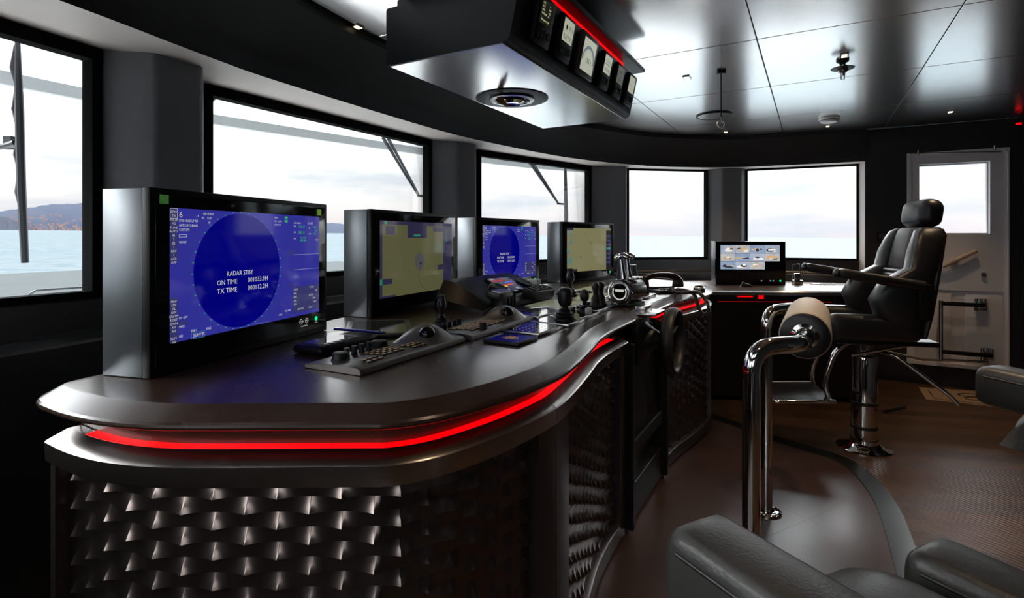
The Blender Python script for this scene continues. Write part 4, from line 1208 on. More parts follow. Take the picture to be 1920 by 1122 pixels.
for k in range(5):
    mb = MB(); mb.box((.085 + .022 * k, -.002, .0915), (.014, .05, .006), bev=.001, M=Matrix.Rotation(math.radians(10), 4, 'X')); mb.build('switch', M_STEEL, t, smooth=0)
for x_ in (.60, .63):
    mb = MB(); mb.box((x_, .05, .095), (.02, .035, .03), bev=.003); mb.build('white_lever', M_WHITE, t, smooth=0)
for k in range(4):
    mb = MB(); mb.box((.16 + .03 * k, -.02, .035), (.013, .02, .06), bev=.004); mb.build('lever', M_LEATHER, t, smooth=30)
Mk = Matrix.Translation((.53, -.01, .045)) @ Matrix.Rotation(math.radians(14), 4, 'X')
mb = MB(); mb.box((0, 0, 0), (.22, .085, .05), bev=.006, M=Mk); kb = mb.build('key_block', M_PLASTIC, t, smooth=30)
for k in range(5):
    mb = MB(); mb.box((-.08 + .04 * k, 0, .027), (.024, .06, .008), bev=.002, M=Mk); mb.build('key', M_RUBBER, kb, smooth=0)

# throttle ----------------------------------------------------------------
x, y = ab(.07, .885)
t = thing('throttle', 'chrome twin lever throttle with round drum on the console', 'throttle', (x, y, ZD), TH * -1 + math.radians(-8))
# local x = across the drum, local y towards the camera(-)
mb = MB(); mb.box((0, .05, .01), (.11, .17, .02), bev=.008); mb.build('base', M_BLACK, t, smooth=30)
Ry = Matrix.Rotation(-PI / 2, 4, 'X')
mb = MB(); mb.lathe([(.0, -.045), (.048, -.045), (.056, -.04), (.060, -.03), (.060, .14), (.05, .15), (0, .15)], c=(0, 0, .072), M=Ry, n=40); mb.build('drum', M_STEEL, t, smooth=40)
mb = MB(); mb.lathe([(.058, -.044), (.064, -.044), (.066, -.036), (.062, -.03)], c=(0, 0, .072), M=Ry, n=40)
mb.build('bezel_ring', M_CHROME, t, smooth=40)
mb = MB(); mb.lathe([(0, -.047), (.040, -.047), (.042, -.045)], c=(0, 0, .072), M=Ry, n=40); dial = mb.build('dial', M_GLASSBLK, t, smooth=40)
mb = MB(); mb.loft([[(r * math.cos(a_), -.0478, .072 + r * math.sin(a_)) for r in (.032, .038)] for a_ in [math.radians(d) for d in range(-210, 31, 12)]]); mb.box((0, -.0476, .080), (.045, .001, .012)); mb.build('dial_marks', M_WHITETXT, dial, smooth=0)
for k, yy in enumerate((.01, .075)):
    mb = MB(); mb.tube([(-.005, yy, .13), (-.012, yy, .17), (-.018, yy, .21), (-.022, yy, .235)], [.017, .014, .013, .014], n=12); l_ = mb.build('lever', M_CHROME, t, smooth=50)
    mb = MB(); mb.tube([(-.045, yy, .232), (-.03, yy, .242), (-.005, yy, .246), (.02, yy, .240)], [.015, .019, .019, .012], n=14); mb.build('handle', M_CHROME, l_, smooth=60)
mb = MB(); mb.box((.035, .05, .137), (.05, .09, .012), bev=.004); mb.build('top_cap', M_CHROME, t, smooth=30)
# binocular case
x, y = ab(1.2, .55)
t = thing('binoculars', 'blue grey binoculars standing behind the throttle', 'binoculars', (x, y, ZD), .3)
for sx in (-.045, .045):
    mb = MB(); mb.lathe([(.0, 0), (.036, .0), (.04, .01), (.04, .06), (.033, .09), (.026, .13), (.026, .145), (0, .145)], c=(sx, 0, 0), n=24); mb.build('barrel', mat('blue_rubber', (.05, .08, .11), .35, noise=.1) if sx < 0 else MATS['blue_rubber'], t, smooth=40)
mb = MB(); mb.box((0, 0, .085), (.06, .03, .03), bev=.006); mb.cyl((0, 0, .10), (0, 0, .16), .009); mb.build('bridge', M_PLASTIC, t, smooth=30)

# telephone on the far end -------------------------------------------------
x, y = ab(.74, .88)
t = thing('telephone', 'black corded telephone handset on its cradle at the far console end', 'telephone', (x, y, ZD), math.radians(24))
mb = MB(); mb.box((.09, .07, .0105), (.18, .18, .020), bev=.006); mb.box((.11, .10, .026), (.17, .06, .014), bev=.005); mb.build('cradle', M_PLASTIC, t, smooth=30)
for i in range(3):
    for j in range(4):
        mb = MB(); mb.box((.05 + .03 * j, .0 + .02 * i, .0225), (.018, .012, .006), bev=.002); mb.build('key', M_RUBBER, t, smooth=0)
mb = MB(); P = smooth_path([(-.025, .10, .06), (-.02, .10, .078), (.03, .10, .096), (.11, .10, .102), (.20, .10, .092), (.245, .10, .070)], 5)
mb.tube(P, [.020 + .004 * math.cos(i / (len(P) - 1) * 2 * PI) for i in range(len(P))], n=16)
mb.lathe([(0, .0), (.032, .0), (.036, .008), (.033, .045), (.02, .06)], c=(-.025, .10, .022), n=24); mb.lathe([(0, .0), (.032, .0), (.036, .008), (.033, .045), (.02, .06)], c=(.245, .10, .022), n=24)
mb.build('handset', mat('bronze_black_plastic', (.030, .02, .015), .28, noise=.1), t, smooth=60)
# coiled cord over the console end
Mi = (Matrix.Translation((x, y, ZD)) @ rotz(math.radians(24))).inverted()
def wp(px, py, Y): return Mi @ Vector(((px - 960) / 1000 * Y, Y, EYE - (py - 446) * Y / 1000))
cpts = [wp(1258, 541, 3.22), wp(1262, 548, 3.16), wp(1283, 549, 3.12), wp(1305, 548, 3.05), wp(1318, 556, 2.98), wp(1327, 572, 2.95), wp(1328, 585, 2.95), wp(1320, 590, 2.97), wp(1311, 580, 3.0), wp(1306, 562, 3.04), wp(1300, 551, 3.1), wp(1286, 545, 3.2), wp(1268, 543, 3.26)]
C = smooth_path([tuple(p) for p in cpts], 24)
hel = []
Lc = 0; prev = None; up = Vector((0, 0, 1))
for i, p in enumerate(C):
    p = Vector(p); d = (Vector(C[min(i + 1, len(C) - 1)]) - Vector(C[max(i - 1, 0)])).normalized()
    xx = d.cross(Vector((.3, .9, .2))).normalized(); yy = xx.cross(d)
    if prev is not None: Lc += (p - prev).length
    prev = p
    hel.append((p, xx, yy, Lc))
fine = []
for (p, xx, yy, l0), (q, x2, y2, l1) in zip(hel, hel[1:]):
    for k in range(3):
        s_ = k / 3; l = l0 + (l1 - l0) * s_; ph = l / .0085 * 2 * PI
        fine.append(p.lerp(q, s_) + (xx * math.cos(ph) + yy * math.sin(ph)) * .008)
Lf = len(fine)
# re-sample by phase so that every turn keeps its shape
fine = []
tot = hel[-1][3]; nst = int(tot / .0085 * 8); j = 0
for k in range(nst):
    l = tot * k / nst
    while j < len(hel) - 2 and hel[j + 1][3] < l: j += 1
    s_ = (l - hel[j][3]) / max(1e-9, hel[j + 1][3] - hel[j][3]); ph = k / 8 * 2 * PI
    fine.append(hel[j][0].lerp(hel[j + 1][0], s_) + (hel[j][1] * math.cos(ph) + hel[j][2] * math.sin(ph)) * .0085)
mb = MB(); mb.tube(fine, .0032, n=6); mb.build('coiled_cord', mat('cord_brown', (.045, .028, .018), .35, noise=.1), t, smooth=60)
# round compass puck at the console end
x, y = at(1313, 550, DZ)
t = thing('compass', 'small round glass topped puck on the far console tip', 'compass', (x, y + .02, ZD))
mb = MB(); mb.lathe([(0, 0), (.034, 0), (.036, .006), (.034, .03), (.028, .036), (0, .036)], n=28); mb.build('body', M_STEEL, t)
mb = MB(); mb.lathe([(.028, .036), (.027, .041), (.015, .046), (0, .047)], n=28); mb.build('dome', M_GLASSBLK, t, smooth=60)

# ------------------------------------------------------------------ starboard chart table
TZ = .875
def tp(px, py, z=TZ): return at(px, py, z)
FA, FB = tp(1330, 545), tp(1600, 547)
t = thing('chart_table', 'dark chart table with wood top and red light strip under starboard window', 'table', (2.3, 4.3, 0))
FC = (2.74, 4.02)
poly_t = [(1.52, 4.148), (FA[0] + .12, FA[1]), (FB[0], FB[1]), FC, (3.22, 4.62), (3.16, 4.72), (2.75, 4.93), (2.3, 5.09), (1.95, 5.12), (1.52, 5.06)]
mb = MB(); mb.prism(poly_t, TZ - .035, TZ); w(mb.build('tabletop', M_WOODTOP, t, smooth=0, bevel=.003), t)
mb = MB(); n_ = (0, -1)
mb.sweep([(1.52, 4.144), (FA[0] + .12, FA[1] - .004), (FB[0], FB[1] - .004), (2.745, 4.012)], [(0, TZ - .036), (0, TZ + .0005), (.012, TZ - .006), (.012, TZ - .032)] if False else [(0, TZ - .036), (0, TZ + .0008), (-.020, TZ - .010), (-.024, TZ - .032)])
w(mb.build('edge_band', M_STEEL, t, smooth=0), t)
poly_b = [(1.56, 4.22), (2.50, 4.18), (2.72, 4.12), (3.15, 4.64), (2.75, 4.88), (2.3, 5.04), (1.95, 5.08), (1.56, 5.02)]
def ribbed():
    m = mat('ribbed_black_front', (.010, .009, .009), .4, noise=.1)
    return m
mb = MB(); mb.prism(poly_b, .04, TZ - .036); w(mb.build('cabinet', ribbed(), t, smooth=0), t)
for k in range(38):
    pass
mb = MB(); mb.box((2.03, 4.20, .78), (.94, .006, .003), rz=-.05)
w(mb.build('light_strip', M_REDDIM, t, smooth=0), t)
mb = MB(); cx_, cy_ = (1402 - 960) / 1000 * 4.15, 4.15
mb.box((1.835, 4.195, TZ - .055), (.115, .006, .005), rz=-.05); w(mb.build('light_strip', M_RED, t, smooth=0), t)
mb = MB(); mb.box((1.958, 4.192, .823), (.036, .008, .036), rz=-.05); sw_ = w(mb.build('indicator', M_RED, t, smooth=0), t)
mb = MB(); mb.box((1.957, 4.187, .823), (.004, .003, .016), rz=-.05); mb.box((1.957, 4.187, .826), (.012, .003, .003), rz=-.05); o = mb.build('indicator_mark', M_GROOVE, sw_, smooth=0)
# camera monitor on it
mx0, my0 = (1342 - 960) / 1000 * 4.62, 4.62
t = thing('camera_monitor', 'black monitor showing a grid of eleven camera views on the chart table', 'monitor', (mx0, my0, TZ + .0006), math.radians(-2))
MWd, MHt = .595, .378
mb = MB(); mb.box((MWd / 2, .07, MHt / 2), (MWd, .095, MHt), bev=.003); mb.build('housing', M_MONSIDE, t, smooth=30)
mb = MB(); mb.box((MWd / 2, .012, MHt / 2), (MWd, .024, MHt), bev=.003); bz = mb.build('bezel', M_GLASSBLK, t, smooth=30)
cam_bg = [screenmat('camera_deck', (.16, .20, .30), .8, c2=(.42, .46, .52), nscale=14), screenmat('camera_grey', (.22, .22, .24), .8, c2=(.5, .5, .5), nscale=22), screenmat('camera_blue', (.10, .16, .28), .8, c2=(.30, .36, .46), nscale=12)]
cam_fg = [screenmat('camera_white', (.75, .74, .70), .8), screenmat('camera_tan', (.52, .34, .17), .8), screenmat('camera_dark', (.03, .035, .05), .8)]
gx0, gz1, tw, th_ = .040, MHt - .033, .1265, .070
random.seed(5)
for r in range(3):
    for c in range(4):
        if r == 2 and c == 3: continue
        x0 = gx0 + c * tw; z1 = gz1 - r * th_; y0 = -.0005
        mb = MB(); mb.quad((x0 + .001, y0, z1 - th_ + .001), (x0 + tw - .001, y0, z1 - th_ + .001), (x0 + tw - .001, y0, z1 - .001), (x0 + .001, y0, z1 - .001))
        vw = mb.build('camera_view', cam_bg[(r + c) % 3], t, smooth=0, recalc=False)
        for q in range(4):
            mb = MB(); cx = x0 + tw * (.5 + random.uniform(-.22, .22)); cz = z1 - th_ * (.55 + random.uniform(-.1, .2)); rx = random.uniform(.012, .036); rz_ = random.uniform(.006, .02); a0 = random.uniform(-.5, .5)
            rx = min(rx, cx - x0 - .003, x0 + tw - .003 - cx); rz_ = min(rz_, cz - (z1 - th_) - .003, z1 - .003 - cz)
            mb.poly([(cx + rx * math.cos(k * PI / 9), y0 - .0003 - .0001 * q, cz + rz_ * math.sin(k * PI / 9) * (1 if math.sin(k * PI / 9) > 0 else .5)) for k in range(18)])
            mb.build('camera_shape', cam_fg[(q + r + c) % 3], vw, smooth=0, recalc=False)
mb = MB(); y0 = -.0008; mb.poly([(MWd - .045 + .008 * math.cos(k * PI / 8), y0, .037 + .008 * math.sin(k * PI / 8)) for k in range(16)]); mb.build('power_light', M_GREENLED, bz, smooth=0, recalc=False)
for cx in (.39, .465, .49):
    mb = MB(); mb.poly([(cx + .008 * math.cos(k * PI / 8), y0, .037 + .006 * math.sin(k * PI / 8)) for k in range(16)]); mb.build('bezel_symbol', mat('violet_mark', (.1, .1, .1), .5, emit=(.3, .24, .4), estr=.5) if 'violet_mark' not in MATS else MATS['violet_mark'], bz, smooth=0, recalc=False)
# mouse
x, y = tp(1404, 538)
t = thing('computer_mouse', 'shiny curved trackball mouse lying before the camera monitor', 'mouse', (x - .02, y, TZ + .0006), .1)
mb = MB(); rows = []
for i in range(13):
    u = i / 12; hgt = .042 * (math.sin(PI * min(1, u * 1.0 + .02)) ** .7) * (1 - .45 * u); wd = .030 * math.sin(PI * min(.97, .12 + u * .85)) ** .6
    rows.append([(-.06 + .125 * u, wd * math.cos(a_), max(.0, hgt * math.sin(a_))) for a_ in [PI * k / 10 for k in range(11)]])
mb.loft(rows, capends=True); mb.build('shell', mat('copper_grey', (.22, .17, .13), .18, metal=.8, noise=.06), t, smooth=60)
mb = MB(); mb.sphere((-.035, -.012, .030), .014); mb.build('ball', mat('ball_blue', (.08, .14, .22), .08, spec=.7, noise=.05), t, smooth=60)
# cordless handset in cradle
x, y = tp(1495, 534)
t = thing('cordless_handset', 'grey keypad handset standing in a wire holder right of the camera monitor', 'handset', (x, y, TZ + .0006), 0)
mb = MB(); mb.box((0, 0, .02), (.078, .05, .04), bev=.004); mb.build('cradle', M_STEEL, t, smooth=30)
mb = MB(); mb.box((0, .004, .055), (.052, .018, .085), bev=.005); hs = mb.build('body', M_STEEL, t, smooth=30)
for i in range(4):
    for j in range(3):
        mb = MB(); mb.box((-.014 + .014 * j, -.0062, .030 + .013 * i), (.010, .004, .008)); mb.build('key', M_PLASTIC, hs, smooth=0)
mb = MB(); mb.tube(round_path([(-.031, .015, .04), (-.031, .015, .178), (.031, .015, .178), (.031, .015, .04)], .008), .0022, n=8); mb.build('wire_frame', M_STEEL, t)
x, y = tp(1542, 534)
t = thing('notepad', 'thin pale notepad lying on the chart table near the armrest', 'notepad', (x, y, TZ + .0006), -.1)
mb = MB(); mb.box((0, 0, .004), (.17, .10, .008), bev=.001); mb.build('pages', M_WHITE, t, smooth=0); mb = MB(); mb.box((.02, -.02, .011), (.11, .008, .006), bev=.002); mb.build('clip', M_STEEL, t, smooth=0)
# small wall thermostat
f_ = Vector((.8704, -.4924, 0))
u = .702; dd = (u * W0[1] - W0[0]) / (f_.x - u * f_.y)
px_, py_ = W0[0] + f_.x * dd, W0[1] + f_.y * dd
t = thing('wall_control', 'small dark control plate on the wall left of the door', 'wall control', (px_ - .004, py_ - .008, 1.30), math.atan2(f_.y, f_.x))
mb = MB(); mb.box((0, 0, 0), (.16, .016, .085), bev=.003); mb.build('plate', M_BLACK, t, smooth=0)
mb = MB(); mb.box((0, -.009, .0), (.11, .004, .05)); mb.build('display', M_PLASTIC, t, smooth=0)
# doormat
mp_ = [at(1722, 729, 0), at(1736, 752, 0), at(1885, 768, 0), at(2000, 778, 0), at(2000, 748, 0)]
mb = MB(); mb.prism(mp_, .0006, .012); dm = mb.build('doormat', mat('tan_mat', (.30, .20, .125), .85, bump=.6, bscale=300, noise=.12), smooth=0); tag(dm, 'tan doormat with a dark interlaced monogram before the white door', 'doormat')
mb = MB(); inn_ = [at(1740, 733, .013), at(1752, 748, .013), at(1886, 763, .013), at(1990, 772, .013)]
mb.sweep(inn_, [(0, .0125), (.008, .0125), (.008, .0132), (0, .0132)]); mb.build('border_line', M_BLACK, dm, smooth=0)
mb = MB()
for (px, py) in ((1816, 741), (1829, 748)):
    cx, cy = at(px, py, .013)
    P = [(cx + .075 * math.cos(2 * PI * k / 28) * 1.0, cy + .045 * math.sin(2 * PI * k / 28)) for k in range(29)]
    mb.sweep(P, [(-.006, .0125), (.006, .0125), (.006, .0134), (-.006, .0134)], caps=False)
mb.build('monogram', M_BLACK, dm, smooth=0)

# ------------------------------------------------------------------ chairs
def rcushion(mb, c, size, r=.03, M=None, seg=4):
    mb.box(c, size, bev=min(r, min(size) * .48), seg=seg, M=M)
def helm_chair(loc, rz, label):
    t = thing('helm_chair', label, 'chair', loc, rz)
    # x forward, y left
    mb = MB(); mb.lathe([(0, 0), (.150, 0), (.150, .006), (.140, .012), (.10, .022), (.078, .04), (.075, .06)], n=40); mb.build('base_disc', M_CHROME, t, smooth=30)
    mb = MB(); mb.lathe([(.070, .05), (.070, .55), (.066, .565), (.040, .57), (.038, .66), (.06, .665), (.06, .69)], n=40); mb.build('pedestal', M_CHROME, t, smooth=30)
    for z in (.125, .27):
        mb = MB(); mb.lathe([(.0705, z), (.074, z + .002), (.074, z + .018), (.0705, z + .02)], n=40); mb.build('band', M_RUBBER, t, smooth=40)
    mb = MB(); mb.box((-.05, 0, .68), (.52, .40, .03), bev=.008); mb.build('seat_plate', M_BLACK, t, smooth=30)
    # seat cushion with raised bolsters
    mb = MB(); rcushion(mb, (.03, 0, .745), (.46, .34, .10), .04); mb.build('seat', M_LEATHER, t, smooth=60)
    for s in (-1, 1):
        mb = MB(); rcushion(mb, (.03, s * .215, .77), (.48, .11, .15), .05); mb.build('seat_bolster', M_LEATHER, t, smooth=60)
    # back
    def backrow(pts, y0, y1, name, m, rr=.03):
        """slab between side outlines (front/back x at heights)"""
        mb = MB(); rows = []
        for z, xf, xb, ya, yb in pts:
            n = 16; row = []
            cx, cy, hx, hy = (xf + xb) / 2, (ya + yb) / 2, abs(xf - xb) / 2, abs(yb - ya) / 2
            for k in range(n):
                a_ = 2 * PI * k / n; c_, s_ = math.cos(a_), math.sin(a_)
                e = .5
                row.append((cx + hx * math.copysign(abs(c_) ** e, c_), cy + hy * math.copysign(abs(s_) ** e, s_), z))
            rows.append(row)
        mb.loft(rows, closed=True, capends=True); return mb.build(name, m, t, smooth=50)
    backrow([(.80, -.10, -.19, -.15, .15), (.86, -.12, -.21, -.15, .15), (1.0, -.15, -.24, -.15, .15), (1.02, -.155, -.245, -.15, .15)], 0, 0, 'lumbar_pad', M_LEATHER)
    mb = MB()
    for k in range(3): mb.tube([(-.148 - .008 * k, -.13, 1.03 + .028 * k), (-.143 - .008 * k, 0, 1.03 + .028 * k), (-.148 - .008 * k, .13, 1.03 + .028 * k)], .017, n=12)
    mb.build('lumbar_rolls', M_LEATHER, t, smooth=60)
    backrow([(1.10, -.172, -.25, -.13, .13), (1.115, -.165, -.26, -.135, .135), (1.2, -.178, -.28, -.135, .135), (1.30, -.20, -.305, -.125, .125), (1.335, -.215, -.31, -.115, .115), (1.345, -.23, -.30, -.10, .10)], 0, 0, 'back_panel', M_LEATHER_P)
    for s in (-1, 1):
        def q(a, b): return (min(s * a, s * b), max(s * a, s * b))
        backrow([(.78, -.06, -.20, *q(.16, .27)), (.84, .02, -.22, *q(.15, .28)), (.93, .05, -.235, *q(.15, .285)), (1.02, .0, -.25, *q(.145, .285)), (1.07, -.07, -.265, *q(.14, .28)), (1.11, -.14, -.28, *q(.135, .275)), (1.2, -.155, -.30, *q(.13, .26)), (1.28, -.185, -.325, *q(.12, .235)), (1.325, -.205, -.335, *q(.11, .21)), (1.345, -.235, -.325, *q(.10, .18))], 0, 0, 'back_bolster', M_LEATHER)
    backrow([(.72, -.19, -.23, -.26, .26), (.85, -.205, -.26, -.27, .27), (1.1, -.24, -.30, -.265, .265), (1.3, -.29, -.345, -.22, .22), (1.335, -.30, -.34, -.19, .19)], 0, 0, 'back_shell', M_LEATHER)
    mb = MB(); rcushion(mb, (0, 0, 0), (.125, .295, .165), .055, M=Matrix.Translation((-.305, 0, 1.428)) @ Matrix.Rotation(math.radians(-8), 4, 'Y'), seg=5); mb.build('headrest', M_LEATHER, t, smooth=60)
    mb = MB(); rcushion(mb, (-.244, 0, 1.428), (.012, .20, .125), .006, M=None); 
    mb.bm.free()
    for s in (-1, 1):
        mb = MB(); M_ = Matrix.Translation((.03, s * .315, 1.035)) @ Matrix.Rotation(math.radians(-9), 4, 'Y')
        rcushion(mb, (0, 0, .018), (.44, .075, .055), .024, M=M_); ar = mb.build('armrest', M_LEATHER, t, smooth=60)
        mb = MB(); mb.box((-.19, s * .30, .93), (.07, .03, .20), bev=.01); mb.build('arm_bracket', M_BLACK, ar, smooth=30)
        mb = MB(); mb.sphere((.225, 0, .018), .030, M=None, sq=(.55, 1.15, .85)); o = mb.build('arm_cap', M_LEATHER, ar, smooth=60)
        o.matrix_local = M_
    # footrest
    for s in (-1, 1):
        mb = MB(); mb.tube(round_path([(.12, s * .11, .665), (.20, s * .12, .60), (.26, s * .13, .42), (.23, s * .14, .31)], .05), .016, n=12); mb.build('footrest_bar', M_CHROME, t, smooth=60)
    mb = MB(); mb.box((.39, 0, .315), (.33, .40, .02), bev=.008, M=Matrix.Translation((.39, 0, .315)) @ Matrix.Rotation(math.radians(4), 4, 'Y') @ Matrix.Translation((-.39, 0, -.315))); ft = mb.build('footrest', M_BLACK, t, smooth=30)
    mb = MB(); mb.tube(round_path([(.22, -.21, .327), (.56, -.21, .303), (.56, .21, .303), (.22, .21, .327)], .04), .012, n=10); mb.build('footrest_rim', M_CHROME, ft, smooth=60)
    mb = MB(); mb.tube([(-.20, .13, .665), (.10, .09, .58)], .009, n=10); mb.build('brace_rod', M_CHROME, t, smooth=60)
    mb = MB(); mb.tube(round_path([(-.07, .04, .60), (-.13, .10, .59), (-.36, .18, .40), (-.40, .19, .35)], .03), [.011] * 16 + [.006], n=10); mb.build('height_lever', M_CHROME, t, smooth=60)
    mb = MB(); P = [(-.08 - .12 * k / 90, .05 + .008 * math.cos(k), .24 + .04 * k / 90 + .008 * math.sin(k)) for k in range(90)]; mb.tube(P, .0035, n=6); mb.build('coil_spring', M_BLACK, t, smooth=60)
    return t
helm_chair((2.152, 3.26, 0), math.radians(166), 'black leather helm chair with headrest and chrome pedestal by the chart table')

def pilot_chair(loc, rz, label):
    t = thing('pilot_armchair', label, 'chair', loc, rz, 'low pilot armchairs')
    mb = MB(); mb.lathe([(0, 0), (.18, 0), (.18, .008), (.09, .03), (.06, .05)], n=36); mb.build('base_disc', M_CHROME, t, smooth=30)
    mb = MB(); mb.lathe([(.055, .03), (.055, .56), (.12, .57), (.12, .60)], n=36); mb.build('pedestal', M_CHROME, t, smooth=30)
    mb = MB(); rows = []
    # domed seat cushion
    for i in range(17):
        u = i / 16; row = []
        for j in range(17):
            v = j / 16
            X_, Y_ = -.24 + .50 * u, -.165 + .33 * v
            e = (1 - abs(2 * u - 1) ** 4) ** .45 * (1 - abs(2 * v - 1) ** 3) ** .5
            row.append((X_, Y_, .60 + .178 * e))
        rows.append(row)
    mb.loft(rows); mb.quad((-.24, -.165, .60), (.26, -.165, .60), (.26, .165, .60), (-.24, .165, .60)); mb.build('seat', M_LEATHER_G, t, smooth=70)
    mb = MB(); rcushion(mb, (-.33, 0, .95), (.14, .46, .62), .06, M=None); mb.build('backrest', M_LEATHER_G, t, smooth=60)
    def arm(s, x1, ztop, wd, th, nm):
        yc = s * (.165 + wd / 2 + .0)
        mb = MB(); rows = []
        x0 = -.30
        # cross-sections along the arm, rounded nose at x1
        for i in range(15):
            u = i / 14
            X_ = x0 + (x1 - x0) * (1 - (1 - u) ** 1.8)
            k = 1 if u < .72 else max(.0, 1 - ((u - .72) / .28) ** 3.6) ** .5
            kz = .25 + .75 * k; ky = .55 + .45 * k
            hw, hh = wd / 2 * ky, th / 2 * kz
            zc = ztop - th / 2 - (1 - kz) * th * .12
            row = []
            for q in range(20):
                a_ = 2 * PI * q / 20; c_, s_ = math.cos(a_), math.sin(a_)
                row.append((X_, yc + hw * math.copysign(abs(c_) ** .36, c_), zc + hh * math.copysign(abs(s_) ** .5, s_)))
            rows.append(row)
        mb.loft(rows, closed=True, capends=True); ar = mb.build('armrest', M_LEATHER_G, t, smooth=60)
        # welted seams along both upper edges
        for sy in (-1, 1):
            mb = MB(); P = [(x0 + (x1 - .03 - x0) * k / 12, yc + sy * wd * .49, ztop - th * .25) for k in range(13)]
            mb.tube(P, .0035, n=8); mb.build('seam', M_LEATHER, ar, smooth=60)
        mb = MB(); rcushion(mb, (-.22, yc, .62), (.10, .03, ztop - .62), .01); mb.build('arm_post', M_BLACK, ar, smooth=30)
    arm(1, .262, .872, .115, .125, 'l'); arm(-1, .175, .765, .125, .12, 'r')
    return t
f2 = (-.45, .893)
pc = pilot_chair((.584, .667, 0), math.atan2(f2[1], f2[0]), 'black leather pilot armchair in the foreground, cut off by the lower right corner')
copy_thing(pc, (1.8375, 1.5555, 0), math.radians(105), 'black leather pilot armchair of which only an arm tip shows at right edge')

# ------------------------------------------------------------------ polished rail with leather roll
t = thing('grab_rail', 'polished steel grab rail of two bent posts beside the helm', 'rail', (1.0, 2.0, 0.010))
ra = Vector((1.06, 1.93, .93)); rb = Vector((1.345, 2.42, .93)); rd = (rb - ra).normalized()
near = [(.70, 1.56, .012), (.70, 1.56, .965), (.86, 1.60, .965), ra - rd * .10 + Vector((0, 0, .004)), ra + rd * .06]
far = [(1.181, 2.476, .012), (1.181, 2.476, .945), (1.38, 2.60, .945), rb + rd * .09, rb - rd * .05]
for P in (near, far):
    mb = MB(); mb.tube(round_path(P, .085, 8), .0255, n=24); po = w(mb.build('post', M_CHROME, t, smooth=60), t)
    mb = MB(); mb.lathe([(0, .0105), (.058, .0105), (.058, .0175), (.054, .020), (.028, .021)], c=(P[0][0] + .008, P[0][1], 0), n=36); fl = mb.build('floor_flange', M_CHROME, po, smooth=30)
    for k in range(4):
        mb = MB(); a_ = k * PI / 2 + .6; mb.cyl((P[0][0] + .008 + .042 * math.cos(a_), P[0][1] + .042 * math.sin(a_), .018), (P[0][0] + .008 + .042 * math.cos(a_), P[0][1] + .042 * math.sin(a_), .0225), .006, n=10); mb.build('screw', M_STEEL, po, smooth=30)
Lr = (rb - ra).length
Mr = Matrix.Translation(ra) @ rd.to_track_quat('Z', 'Y').to_matrix().to_4x4()
mb = MB(); mb.lathe([(.080, .0), (.084, .004), (.086, .012), (.086, Lr - .012), (.084, Lr - .004), (.080, Lr)], M=Mr, n=56); rl = w(mb.build('leather_roll', M_BEIGE, t, smooth=50), t)
for z0, s_ in ((0, -1), (Lr, 1)):
    mb = MB(); mb.lathe([(.081, z0 + s_ * .0), (.077, z0 + s_ * .004), (.05, z0 + s_ * .008), (0, z0 + s_ * .008)], M=Mr, n=48); mb.build('end_cap', M_LEATHER, rl, smooth=40)
mb = MB(); mb.lathe([(.030, -.05), (.032, -.045), (.032, -.012), (.045, -.009)], M=Mr, n=32); w(mb.build('clamp', M_CHROME, t, smooth=30), t)

# ------------------------------------------------------------------ overhead console
ob = at(957, 76, 1.905)
ang = PI / 2 - TH
t = thing('overhead_console', 'black overhead instrument console with mirror-like underside and red light strip', 'overhead console', (ob[0], ob[1], 1.905), ang)
OLn, OD, OH = 1.255, .517, .208
mb = MB()
prof = [(.030, 0), (.012, .004), (.004, .012), (0, .026), (-.037, OH - .012), (-.034, OH - .002), (-.026, OH), (OD - .006, OH), (OD, OH - .006), (OD, .012), (OD - .004, .004), (OD - .012, 0)]
mb.loft([[(x_, y_, z_) for y_, z_ in prof] for x_ in (0, .004, OLn - .004, OLn)], closed=True, capends=True)
mb.build('body', M_BLACK, t, smooth=35)
mb = MB(); mb.box((OLn / 2, OD / 2 + .008, -.0012), (OLn - .006, OD - .045, .0035), bev=.001, seg=1); mb.build('underside_panel', M_CEIL, t, smooth=0)
mb = MB(); mb.box((OLn / 2, OD / 2 + .012, OH + .024), (OLn - .10, OD - .04, .05)); mb.build('neck', M_BLACK, t, smooth=0)
mb = MB(); mb.box((OLn / 2 - .04, -.002 + .008, OH + .024), (OLn - .13, .012, .044)); mb.build('light_strip', M_RED, t, smooth=0)
mb = MB(); mb.box((OLn / 2, OD / 2 - .045, OH + .062), (OLn + .22, OD + .01, .022), bev=.008, seg=3); mb.build('top_plate', M_BLACK, t, smooth=30)
mb = MB(); mb.box((OLn / 2, OD / 2, OH + .115), (OLn - .2, OD - .2, .084)); mb.build('ceiling_mount', M_BLACK, t, smooth=0)
# gimbal lamp in the underside
cx, cy = .70, .265
lp = at(960, 183, 1.905); d_ = Vector((lp[0] - ob[0], lp[1] - ob[1], 0)); cx, cy = d_.dot(Vector((EX, EY, 0))), d_.dot(Vector((-NX, -NY, 0)))
mb = MB(); mb.lathe([(.158, -.003), (.160, -.006), (.150, -.0075), (.085, -.0075), (.080, -.004), (.0, -.004)], c=(cx, cy, 0), n=56); dk = mb.build('lamp_plate', M_BLACK, t, smooth=30)
mb = MB(); mb.lathe([(.095, -.0075), (.098, -.014), (.080, -.016), (.074, -.012), (.074, -.008)], c=(cx, cy, 0), n=48); mb.build('lamp_ring', M_STEEL, dk, smooth=30)
mb = MB(); mb.lathe([(.055, -.008), (.056, -.020), (.040, -.030), (.025, -.024), (0, -.022)], c=(cx, cy, 0), n=40); mb.build('lamp', M_CHROME, dk, smooth=40)
mb = MB(); mb.box((cx - .05, cy - .0, -.019), (.06, .022, .006), rz=-.9, bev=.001); mb.build('lamp_bracket', M_STEEL, dk, smooth=0)
